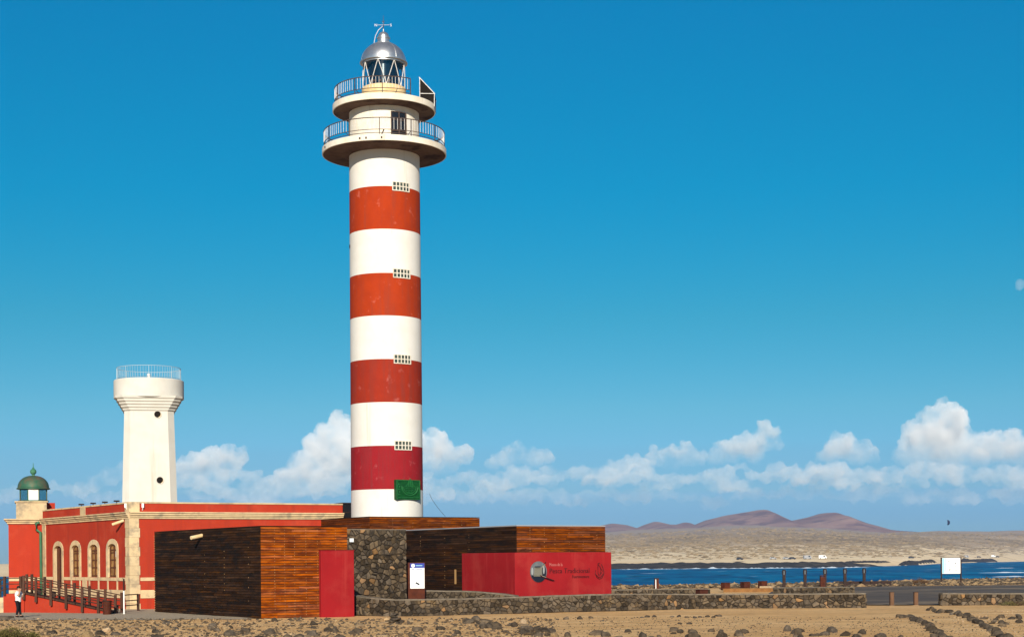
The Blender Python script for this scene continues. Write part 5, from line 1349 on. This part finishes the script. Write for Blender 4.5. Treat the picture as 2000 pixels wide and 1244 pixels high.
mp_ = MB(); mp_.b2((-bw/2+0.09, -0.05, zb0+0.05), (-bw/2+0.36, -0.043, zb1-0.04)); mp_.b2((-bw/2+0.42, -0.05, zb0+0.3), (-bw/2+0.52, -0.043, zb1-0.04)); mp_.build('map_strip', M['sign_pale'], bb)
pc_ = MB(); r_ = random.Random(9)
for (u, v) in ((0.42, 0.42), (0.45, 0.28), (0.72, 0.5), (0.74, 0.68), (0.40, 0.76), (0.38, 0.2), (0.78, 0.18)):
    for k in range(4): pc_.box((-bw/2+bw*u+r_.uniform(-.1, .1), -0.046, zb0+(zb1-zb0)*v+r_.uniform(-.06, .06)), (r_.uniform(.05, .14), 0.008, r_.uniform(.03, .08)))
pc_.build('map_drawing', M['ink'], bb)
# timber kerb behind the posts
kb = thing('timber_kerb', 'long low timber kerb behind the right tall posts', 'kerb', (gx(1690, 184), 184, 0.0))
for k in range(5): MB().b2((-2.9+1.16*k, -0.12, -0.25), (-2.9+1.16*k+1.13, 0.12, hz(1690, 1134.5, 184))).build('sleeper', M['dark_metal'], kb, bevel=0.02)

# ------------------------------------------------------------------ rocks
ROCKS = []
for v in range(9):
    bm = bmesh.new(); bmesh.ops.create_icosphere(bm, subdivisions=2, radius=1.0)
    q_ = Vector((v*7.3, v*3.1, v)); fl_ = rng.uniform(0.55, 0.85)
    cuts = [(Vector((rng.gauss(0, 1), rng.gauss(0, 1), rng.gauss(0, 0.7))).normalized(), rng.uniform(0.55, 0.85)) for _ in range(7)]
    for vv in bm.verts:
        d = vv.co.normalized(); p = d * (1 + 0.28*mnoise.noise(d*1.3+q_) + 0.14*mnoise.noise(d*3.1+q_))
        for nn, c in cuts:
            e_ = p.dot(nn) - c
            if e_ > 0: p -= nn*e_*0.85
        vv.co = Vector((p.x*1.1, p.y*0.95, p.z*fl_))
    me = bpy.data.meshes.new('rock'); bm.to_mesh(me); bm.free(); ROCKS.append(me)
ROCKS_P = [m_.copy() for m_ in ROCKS]
for m_ in ROCKS: m_.materials.append(M['rock'])
for m_ in ROCKS_P: m_.materials.append(M['rock_pale'])
RC = [0]
def rock(px, py, wpx, label, group, pale=False, tall=1.0, cat='rock', lift=0.0):
    D = ground_at(px, py, 0.05)
    for _ in range(2): D = ground_at(px, py, gz(gx(px, D), D))
    x = gx(px, D); s = wpx*D/F/2.0; z = gz(x, D)
    me = rng.choice(ROCKS_P if pale else ROCKS); o = bpy.data.objects.new('rock', me); COL.objects.link(o)
    o.location = (x, D, z + s*0.12*tall + lift); o.scale = (s, s*rng.uniform(.8, 1.1), s*rng.uniform(.8, 1.1)*tall); o.rotation_euler = (rng.uniform(-.3, .3), rng.uniform(-.3, .3), rng.uniform(0, 6.28))
    RC[0] += 1
    return tag(o, label, cat, group)
# border rows of the path on the right
def row(pts, n, w0, w1, label, group, jit=3.0):
    xs_ = [p[0] for p in pts]; ys_ = [p[1] for p in pts]
    for i in range(n):
        t = (i + rng.uniform(-.3, .3))/(n-1)*(len(pts)-1); t = min(max(t, 0), len(pts)-1.001); k = int(t); f = t-k
        py = ys_[k]+(ys_[k+1]-ys_[k])*f; px = xs_[k]+(xs_[k+1]-xs_[k])*f
        s = (py-1180)/70
        rock(px + rng.gauss(0, jit), py + rng.gauss(0, 1.2), (w0+(w1-w0)*max(0, s))*rng.uniform(.7, 1.3), label, group)
row([(1757, 1203.5), (1778, 1207), (1797, 1214), (1808, 1221), (1822, 1231), (1836, 1243), (1850, 1255)], 32, 11, 24, 'dark rock in the left border row of the sandy path', 'left border row of the path')
row([(1812, 1190), (1832, 1196), (1858, 1199), (1882, 1204), (1898, 1212), (1918, 1221), (1932, 1231), (1952, 1244), (1970, 1256)], 40, 11, 24, 'dark rock in the right border row of the sandy path', 'right border row of the path')
g = 'rocks on the ground right of the path'
for _ in range(30):
    px = rng.uniform(1880, 2020); py = rng.uniform(1194, 1248)
    if px < 1885 + (py-1194)*1.45 + 12: continue
    rock(px, py, rng.uniform(8, 20), 'dark rock on the sand between the path and the right edge', g)
rock(1990, 1208, 15, 'upright dark rock near the right edge of the sand', 'upright', tall=1.9); rock(1989, 1215, 18, 'rounded boulder below the upright rock near the right edge', None, tall=1.3)
rock(1957, 1224, 18, 'rounded brown boulder alone on the sand right of the path', None, tall=1.2)
for px, py, w_, tl in ((1559, 1240, 18, 2.0), (1552, 1243, 12, 1.0), (1585, 1242, 14, 1.1), (1563, 1247, 20, 1.0)): rock(px, py, w_, 'dark rock of the pointed heap at the bottom edge', 'pointed heap', tall=tl)
g = 'rocks along the bottom edge left of the path'
for _ in range(44):
    px = rng.uniform(1080, 1760); py = 1250 - 16*rng.random()**1.6
    if rng.random() < 0.35: py = rng.uniform(1232, 1250)
    rock(px, py, rng.uniform(11, 28), 'dark rock in the loose band along the bottom edge right of centre', g, pale=rng.random() < 0.1, tall=rng.uniform(.8, 1.4))
rock(1408, 1240, 17, 'tall rounded boulder of the loose band at the bottom centre-right', None, tall=1.7)
g = 'line of rocks on the sand before the long wall'
for px, py, w_ in ((1312, 1205, 9), (1325, 1204, 10), (1340, 1205.5, 10), (1356, 1206, 10), (1367, 1205.5, 9), (1380, 1204.5, 11), (1392, 1205.5, 9), (1398, 1203, 9), (1405, 1203.5, 11), (1263, 1205, 12), (1277, 1204.5, 12), (1327, 1218, 10), (1345, 1218.5, 12), (1253, 1206, 8)):
    rock(px, py, w_, 'small dark rock in the line on the sand before the long wall', g)
for px, py, w_ in ((1104, 1209, 13), (1132, 1208.5, 13), (1153, 1207, 12), (1019, 1208, 8), (1088, 1209.5, 7), (1177, 1212, 8), (1065, 1209, 7), (1030, 1209, 8)):
    rock(px, py, w_, 'small rock on the pale sand below the crimson panel', 'rocks below the crimson panel')
# dense heap in front of the low wall
g = 'heap of rocks before the low wall'
for _ in range(48):
    t = rng.random(); px = 905 + 160*t + rng.gauss(0, 12); py = 1215 + 22*t + rng.gauss(0, 5)
    rock(px, min(py, 1250), rng.uniform(12, 27), 'dark rock in the dense heap below the round emblem wall', g, pale=rng.random() < 0.12)
rock(908, 1213, 17, 'largest round boulder at the left end of the rock heap', None, tall=1.25)
# scattered rocks of the left foreground
g = 'rocks strewn over the left foreground'
for _ in range(112):
    px = rng.uniform(70, 900); py = 1252 - 42*rng.random()**1.35
    lim = 1209 if px > 510 else 1217
    if py < lim: continue
    pal = rng.random() < 0.25; zone = 0 if px < 300 else 1 if px < 510 else 2 if px < 690 else 3
    place = ('below the ramp and the red house', 'below the dark side of the left pavilion', 'below the orange front and red panel', 'below the curving stone wall')[zone]
    rock(px, py, rng.uniform(9, 24)*(0.75 + (py-1205)/90), ('pale sandy rock strewn ' if pal else 'dark rock strewn ') + place, ('pale' if pal else 'dark') + ' rocks ' + place, pale=pal, tall=rng.uniform(.7, 1.2))
# cairn
ca = thing('cairn', 'small cairn of flat stones piled up before the curving wall', 'cairn', (0, 0, 0))
cD = ground_at(769, 1214.5, 0.05); cx_ = gx(769, cD); ca.location = (cx_, cD, gz(cx_, cD))
for k in range(17):
    lev = k // 4; s = 0.30 - 0.045*lev
    o = mobj('stone', rng.choice(ROCKS), None, ca, loc=(rng.gauss(0, 0.20-0.035*lev) , rng.gauss(0, 0.12), 0.07+lev*0.125)); o.scale = (s*rng.uniform(.7, 1.0), s*0.8, s*rng.uniform(.38, .6)); o.rotation_euler = (rng.uniform(-.3, .3), rng.uniform(-.3, .3), rng.uniform(0, 6))
# gravel: everything too small to count
def pebbles(name, n, pxr, pyr, wr, label, mat, pw=1.0, zfix=None):
    px = nrng.uniform(*pxr, n); py = pyr[1] - (pyr[1]-pyr[0])*nrng.random(n)**pw
    H_ = H0 - (px-1000)*sr; D = (EYE-0.05)*F/(py-H_); X = (px-1000)/F*D
    for _ in range(3):
        Z = terrain(X, D); D = (EYE-Z)*F/(py-H_); X = (px-1000)/F*D
    Z = terrain(X, D); s = nrng.uniform(*wr, n)*D/F/2
    base = np.array([(1, 0, 0), (0, 1, 0), (-1, 0, 0), (0, -1, 0), (0.1, 0.1, 0.8), (0, 0, -.6), (.6, -.6, .4), (-.6, -.5, .45)])
    V = (base[None] + nrng.normal(0, .18, (n, 8, 3)))*s[:, None, None]*np.stack([nrng.uniform(.8, 1.3, n), np.ones(n), nrng.uniform(.6, 1.1, n)], -1)[:, None, :]
    V += np.stack([X, D, Z + s*0.15], -1)[:, None, :]
    f = np.array([(0, 1, 4), (1, 2, 4), (2, 7, 4), (7, 6, 4), (6, 0, 4), (7, 3, 6), (2, 3, 7), (3, 0, 6), (1, 0, 5), (2, 1, 5), (3, 2, 5), (0, 3, 5)])
    Fc = (f[None] + (np.arange(n)*8)[:, None, None]).reshape(-1, 3)
    me = bpy.data.meshes.new(name); me.from_pydata(V.reshape(-1, 3).tolist(), [], Fc.tolist()); me.update()
    return tag(mobj(name, me, mat), label, 'stones', kind='stuff')
pebbles('gravel_stones', 3400, (-60, 1080), (1208, 1252), (1.5, 8), 'small dark stones littering the left half of the sandy foreground', M['rock'], 1.2)
pebbles('gravel_stones', 3600, (-60, 1080), (1209, 1252), (1.5, 6), 'small pale stones littering the left half of the sandy foreground', M['rock_pale'], 1.2)
pebbles('gravel_stones', 2600, (1000, 2060), (1204, 1252), (0.9, 3.4), 'sparse small stones on the sand of the right foreground', M['rock'], 0.8)
pebbles('gravel_stones', 500, (1860, 2060), (1190, 1252), (1.5, 5), 'small stones on the rough ground right of the path', M['rock_pale'], 0.9)
# stony shore on our side
def shore_stones(name, n, pale, label):
    p = nrng.uniform(1150, 2150, n); D = nrng.uniform(180, 365, n); X = (p-1000)/F*D
    ns = lerp(X, NEAR); keep = (D < ns+3) & (D > 178)
    X, D = X[keep], D[keep]; n = len(X); Z = terrain(X, D)
    s = np.clip(np.abs(nrng.normal(0, 0.14, n)) + 0.06, 0, 0.38); s = np.where(nrng.random(n) < 0.02, s*1.6, s)
    base = np.array([(1, 0, 0), (0, 1, 0), (-1, 0, 0), (0, -1, 0), (0.1, 0.1, 0.8), (0, 0, -.6), (.6, -.6, .4), (-.6, -.5, .45)])
    V = (base[None] + nrng.normal(0, .2, (n, 8, 3)))*s[:, None, None]*np.stack([nrng.uniform(.9, 1.6, n), np.ones(n), nrng.uniform(.6, 1.1, n)], -1)[:, None, :]
    V += np.stack([X, D, Z + s*0.2], -1)[:, None, :]
    f = np.array([(0, 1, 4), (1, 2, 4), (2, 7, 4), (7, 6, 4), (6, 0, 4), (7, 3, 6), (2, 3, 7), (3, 0, 6)])
    Fc = (f[None] + (np.arange(n)*8)[:, None, None]).reshape(-1, 3)
    me = bpy.data.meshes.new(name); me.from_pydata(V.reshape(-1, 3).tolist(), [], Fc.tolist()); me.update()
    return tag(mobj(name, me, M['rock_pale'] if pale else M['rock']), label, 'stones', kind='stuff')
shore_stones('shore_stones', 20000, False, 'dark stones covering the near shore of the inlet'); shore_stones('shore_stones', 14000, True, 'pale stones scattered among the dark ones on the near shore')

# ------------------------------------------------------------------ plants
def shrub(name, px, py, wpx, hpx, label, mat, n=1400, D=None, cat='shrub', seed=1):
    D = D or ground_at(px, py, 0.05); x = gx(px, D); z = gz(x, D); w = wpx*D/F/2; h = hpx*D/F
    o = thing(name, label, cat, (x, D, z)); r_ = random.Random(seed)
    tw = MB()
    for k in range(26):
        a = r_.uniform(0, 6.28); e = r_.uniform(0.2, 1.3); q1 = Vector((math.cos(a)*math.cos(e)*w*0.85, math.sin(a)*math.cos(e)*w*0.6, math.sin(e)*h*0.85)); tw.path([(0, 0, -0.05), tuple(q1*0.5 + Vector((0, 0, 0.06*h))), tuple(q1)], 0.02*max(w, .5), 4)
    tw.build('stems', M['twig'], o)
    lf = MB(); cl = [(r_.uniform(-.8, .8), r_.uniform(-.5, .5), r_.uniform(.2, .75)) for _ in range(16)]
    for k in range(n):
        c = r_.choice(cl); p = Vector((c[0]*w + r_.gauss(0, .16)*w, c[1]*w + r_.gauss(0, .14)*w, max(0.02, c[2]*h*(1-0.45*abs(c[0])) + r_.gauss(0, .13)*h)))
        s = r_.uniform(.03, .075)*max(w, .6); d = Vector((r_.gauss(0, 1), r_.gauss(0, 1), r_.gauss(.3, .8))).normalized(); a = d.orthogonal().normalized()
        lf.add([p - a*s*.35, p + a*s*.35, p + d*s*1.6], [(0, 1, 2)])
    q_ = lf.build('foliage', mat, o); q_['kind'] = 'stuff'
    return o
shrub('shrub', 30, 1252, 90, 36, 'olive green scrub bush in the bottom left corner', M['leaf'], 3000, seed=3)
shrub('shrub', 1796, 1139, 34, 16, 'rusty brown bush on the stony shore left of the map board', M['leaf_red'], 2600, D=186, seed=4)
shrub('shrub', 1985, 1183, 60, 10, 'dry grey-green scrub along the foot of the right stone wall', M['leaf'], 900, D=101, seed=5)
def tuft(px, py, wpx, hpx, label, seed):
    D = ground_at(px, py, 0.05); x = gx(px, D); o = thing('grass_tuft', label, 'grass', (x, D, gz(x, D))); r_ = random.Random(seed); w = wpx*D/F/2; h = hpx*D/F; mb = MB()
    for k in range(420):
        a = r_.uniform(0, 6.28); r0 = r_.uniform(0, .6)*w; b = Vector((r0*math.cos(a), r0*math.sin(a)*.6, -0.02)); t = b + Vector((math.cos(a)*w*.5*r_.random(), math.sin(a)*w*.3*r_.random(), h*r_.uniform(.4, 1)))
        mb.add([b + Vector((-.008, 0, 0)), b + Vector((.008, 0, 0)), t], [(0, 1, 2)])
    q_ = mb.build('blades', M['grass'], o); q_['kind'] = 'stuff'
    st = MB()
    for k in range(8): a = k*0.8; st.tube((0, 0, -.02), (math.cos(a)*w*.3, math.sin(a)*w*.2, h*.9), .006, n=4)
    st.build('stalks', M['grass'], o)
tuft(540, 1252, 70, 14, 'dry yellow grass tuft at the bottom edge left of centre', 1)

# ------------------------------------------------------------------ far cars and kite
def car_proto(kind):
    """a hatchback or a van, heading +x, built about its base"""
    van = kind == 'van'; L_, W__, H_ = (5.0, 1.9, 2.4) if van else (4.2, 1.75, 1.45)
    def build(root, paint):
        if van: pr = [(-2.5, .35), (2.45, .35), (2.5, .9), (2.3, 1.15), (1.7, 2.2), (1.5, 2.4), (-2.4, 2.4), (-2.5, 2.2)]
        else: pr = [(-2.1, .3), (2.05, .3), (2.1, .7), (1.95, .85), (1.05, .95), (.45, 1.42), (-1.3, 1.45), (-1.95, .98), (-2.1, .8)]
        n = len(pr); vs = [(x, -W__/2, z) for x, z in pr] + [(x, W__/2, z) for x, z in pr]
        MB().add(vs, [tuple(range(n))[::-1], tuple(range(n, 2*n))] + [(i, (i+1) % n, n+(i+1) % n, n+i) for i in range(n)]).build('body', paint, root, bevel=0.06)
        zw = (1.35, 2.1) if van else (0.95, 1.35); xw = ((0.3, 1.45), ) if van else ((-1.35, -.35), (-.28, .62))
        for s in (-1, 1):
            for a, b in xw: MB().b2((a, s*(W__/2+.005)-.01, zw[0]), (b, s*(W__/2+.005)+.01, zw[1])).build('side_window', M['car_glass'], root)
        for x in (-L_*.31, L_*.31):
            for s in (-1, 1): MB().tube((x, s*(W__/2-.2), .33), (x, s*(W__/2+.02), .33), .33, n=14).build('wheel', M['rubber'], root)
        for s in (-1, 1): MB().box((L_/2-.03, s*.6, .68), (.06, .3, .16)).build('headlight', M['sign_white'], root)
    return build
cars = [(1445, 1093, 'car', 'car_dark', 'far dark car parked alone on the beach, leftmost of all', 10), (1510, 1092.5, 'car', 'car_silver', 'far silver car parked on the beach left of the paired cars', -5),
        (1536, 1091.5, 'car', 'car_silver', 'far silver car parked close beside a dark one', 0), (1548, 1092, 'car', 'car_dark', 'far dark car parked close beside a silver one', 5),
        (1577, 1090, 'van', 'car_silver', 'far grey van parked between the paired cars and the white van', 15), (1607, 1090.5, 'van', 'car_white', 'far white van on the beach behind the middle tall post', -8),
        (1780, 1090.5, 'car', 'car_dark', 'far low dark car on the sand left of the map board', 0), (1887, 1089, 'van', 'car_silver', 'far grey van on the sand just right of the map board', 20),
        (1912, 1089, 'car', 'car_dark', 'far dark car on the sand right of the map board', 0), (1940, 1087.5, 'van', 'car_white', 'far white van on the sand near the right edge', 10), (1948, 1087.5, 'car', 'car_dark', 'far dark car beside the rightmost white van', 0)]
for px, py, kd, pt_, lb_, rz in cars:
    D = float(lerp(px, FAR)) + 92 + rng.uniform(0, 12); x = gx(px, D)
    o = thing('parked_van' if kd == 'van' else 'parked_car', lb_, kd, (x, D, gz(x, D)), R(rz), 'vehicles parked on the far beach'); car_proto(kd)(o, M[pt_])
kt = thing('kite', 'small dark kitesurfing kite flying over the far plain', 'kite', tuple(at(1852, 1020, 600)), R(-55))
mb = MB(); n = 10; vs = []
for i in range(n+1):
    t = i/n; a = R(-70+140*t); ch = 0.35+0.35*math.sin(math.pi*t); cx__, cz__ = 0.75*math.cos(a)-0.5, 0.95*math.sin(a)
    vs += [(cx__, -ch, cz__), (cx__*1.05+.08, 0, cz__*1.06), (cx__, ch, cz__)]
MB().add(vs, [(3*i+j, 3*i+j+1, 3*i+3+j+1, 3*i+3+j) for i in range(n) for j in range(2)]).build('canopy', M['kite'], kt, smooth=True)
mb = MB(); mb.path([vs[3*i+1] for i in range(n+1)], 0.06, 5); mb.build('leading_edge', M['kite'], kt)

# ------------------------------------------------------------------ clouds
def cloud_mat(name, dens, zb=None, span=150.0, lo=0.30, hi=0.62, sc=0.009):
    mt = bpy.data.materials.new(name); mt.use_nodes = True; nt = mt.node_tree; nt.nodes.clear(); N = nt.nodes; K = nt.links.new
    o = N.new('ShaderNodeOutputMaterial'); v = N.new('ShaderNodeVolumePrincipled')
    v.inputs['Color'].default_value = (1.0, 1.0, 1.0, 1); v.inputs['Anisotropy'].default_value = -0.2
    g = N.new('ShaderNodeNewGeometry'); n = N.new('ShaderNodeTexNoise'); n.inputs['Scale'].default_value = sc; n.inputs['Detail'].default_value = 3
    K(g.outputs['Position'], n.inputs['Vector'])
    r_ = N.new('ShaderNodeMapRange'); r_.inputs[1].default_value = lo; r_.inputs[2].default_value = hi; r_.inputs[3].default_value = 0.06*dens; r_.inputs[4].default_value = dens; K(n.outputs[0], r_.inputs[0]); d = r_.outputs[0]
    if zb is not None:
        sp_ = N.new('ShaderNodeSeparateXYZ'); K(g.outputs['Position'], sp_.inputs[0])
        m_ = N.new('ShaderNodeMapRange'); m_.interpolation_type = 'SMOOTHSTEP'; m_.inputs[1].default_value = zb; m_.inputs[2].default_value = zb+span; m_.inputs[3].default_value = 0.05; K(sp_.outputs['Z'], m_.inputs[0])
        x = N.new('ShaderNodeMath'); x.operation = 'MULTIPLY'; K(d, x.inputs[0]); K(m_.outputs[0], x.inputs[1]); d = x.outputs[0]
    K(d, v.inputs['Density']); K(v.outputs[0], o.inputs['Volume']); return mt
M['cloud_soft'] = cloud_mat('soft_cloud', 0.0050); M['cloud_thin'] = cloud_mat('thin_cloud', 0.0028)
CD = 9500.0
def cloud(puffs, label, mat='cloud', D=CD, seed=1, voxel=9.0, disp=30.0, extra=12, flat=1.0, base=None, sx=1.0):
    r_ = random.Random(seed); k = D/F; bm = bmesh.new(); c0 = at(puffs[0][0], puffs[0][1], D)
    def ball(x, y, z, r, sc=1.0):
        mat_ = Matrix.Translation((x, y, z)) @ Matrix.Diagonal((sx, 1.0, sc, 1)); bmesh.ops.create_icosphere(bm, subdivisions=2, radius=r, matrix=mat_)
    for px, py, r in puffs:
        p = at(px, py, D) - c0; R_ = r*k; yo = r_.uniform(-.4, .4)*R_; ball(p.x, yo, p.z, R_, flat)
        for _ in range(extra):
            a = r_.uniform(0, 6.28); e = r_.uniform(-.15, 1.45); rr = R_*r_.uniform(.26, .52)
            ball(p.x+math.cos(a)*math.cos(e)*R_*.88, yo+math.sin(a)*math.cos(e)*R_*.8, p.z+math.sin(e)*R_*.86*flat, rr, flat)
    me = bpy.data.meshes.new('cloud'); bm.to_mesh(me); bm.free(); o = mobj('cloud', me, None, None, loc=tuple(c0))
    md = o.modifiers.new('r', 'REMESH'); md.mode = 'VOXEL'; md.voxel_size = voxel
    dg = bpy.context.evaluated_depsgraph_get(); m2 = bpy.data.meshes.new_from_object(o.evaluated_get(dg)); o.modifiers.clear(); o.data = m2
    n = len(m2.vertices); co = np.empty(n*3); m2.vertices.foreach_get('co', co); no = np.empty(n*3); m2.vertices.foreach_get('normal', no); co = co.reshape(-1, 3); no = no.reshape(-1, 3)
    out = np.empty_like(co); q_ = Vector((seed*13.7, 0, 0))
    for i in range(n):
        p = Vector(co[i]); t = mnoise.fractal(p/80.0 + q_, 0.75, 2.1, 5)
        out[i] = co[i] + no[i]*disp*t*(1.0 if co[i][2] > -9999 else 0.4)
    m2.vertices.foreach_set('co', out.ravel()); m2.update(); m2.materials.clear()
    if mat == 'cloud': zb_w = at(puffs[0][0], base + 14, D).z; m2.materials.append(cloud_mat('cumulus', 0.014, zb_w, 260.0))
    else: m2.materials.append(M[mat])
    return tag(o, label, 'cloud')
cloud([(1840, 835, 44), (1805, 858, 34), (1870, 855, 36), (1845, 880, 50), (1785, 890, 34), (1900, 893, 34), (1932, 880, 34), (1965, 885, 30), (1990, 880, 36), (2030, 890, 40)], 'tallest white cumulus at the right edge', seed=1, base=908)
cloud([(1650, 875, 28), (1622, 890, 22), (1680, 887, 25), (1705, 893, 16), (1600, 897, 14)], 'white cumulus left of the tallest one', seed=2, base=906)
cloud([(1495, 855, 26), (1455, 873, 26), (1425, 885, 24), (1520, 868, 14), (1400, 893, 16), (1475, 888, 22)], 'slanting white cumulus above the notched hill', seed=3, base=904)
cloud([(1335, 888, 22), (1310, 893, 24), (1280, 897, 20), (1360, 895, 18)], 'low rounded cumulus left of the slanting one', seed=4, base=912)
cloud([(1012, 888, 20), (990, 898, 20), (1040, 897, 18), (1070, 893, 14), (965, 905, 15)], 'small cumulus between the lighthouse and the museum', seed=5, base=915)
cloud([(850, 875, 32), (880, 892, 26), (905, 890, 18), (840, 912, 30), (790, 880, 40), (740, 870, 40)], 'cumulus peeping out to the right of the lighthouse', seed=6, base=925, mat='cloud')
cloud([(665, 845, 34), (640, 868, 34), (620, 895, 36), (655, 915, 40), (590, 925, 36), (680, 890, 40), (560, 940, 26), (630, 940, 36), (535, 955, 20)], 'billowing cumulus rising left of the lighthouse', seed=7, base=950)
cloud([(450, 897, 26), (420, 905, 28), (390, 912, 28), (474, 888, 14), (362, 920, 24), (435, 925, 26), (345, 935, 20)], 'cumulus just right of the white tower', seed=8, base=945)
cloud([(232, 922, 18), (212, 932, 20), (188, 945, 18), (160, 955, 16)], 'faint cloud between the green dome and the white tower', 'cloud_soft', seed=9, voxel=16)
cloud([(1993, 558, 10), (2004, 556, 9), (1988, 562, 5)], 'tiny lone cloud high at the right edge', 'cloud_soft', seed=10, voxel=7, disp=10, extra=4)
# soft sheets of low cloud under the cumulus
for i, (x0, x1, y, h, mat_, lb_) in enumerate(((-80, 420, 962, 18, 'cloud_thin', 'thin veil of cloud low behind the red house'), (380, 800, 950, 26, 'cloud_soft', 'soft grey cloud bank low left of the lighthouse'),
        (780, 1240, 932, 26, 'cloud_soft', 'soft cloud bank low right of the lighthouse'), (1160, 1660, 928, 24, 'cloud_soft', 'soft cloud bank low above the museum and notched hill'), (1560, 2100, 930, 26, 'cloud_soft', 'soft cloud bank under the tallest cumulus'), (740, 2120, 965, 20, 'cloud_thin', 'thin haze veil low over the far plain'))):
    r_ = random.Random(50+i); n = int((x1-x0)/22); pf_ = []
    for k in range(n): pf_.append((x0+(x1-x0)*(k+r_.random())/n, y+r_.gauss(0, h*.45), h*r_.uniform(.45, 1.05)))
    cloud(pf_, lb_, mat_, D=CD+1200+160*i, seed=60+i, voxel=20, disp=45, extra=3, flat=0.6, sx=2.0)

# ------------------------------------------------------------------ haze
hm = bpy.data.materials.new('air_haze'); hm.use_nodes = True; nt = hm.node_tree; nt.nodes.clear()
o_ = nt.nodes.new('ShaderNodeOutputMaterial'); v_ = nt.nodes.new('ShaderNodeVolumePrincipled')
v_.inputs['Color'].default_value = (0.36, 0.60, 1.0, 1); v_.inputs['Density'].default_value = 0.00007; v_.inputs['Anisotropy'].default_value = 0.0
nt.links.new(v_.outputs[0], o_.inputs['Volume'])
hzb = MB().b2((-4200, -200, -8), (4200, 6200, 156)).build('haze', hm); tag(hzb, 'thin blue haze in the air over the whole plain', 'haze', kind='stuff')
print('rocks', RC[0], 'objects', len(bpy.data.objects))
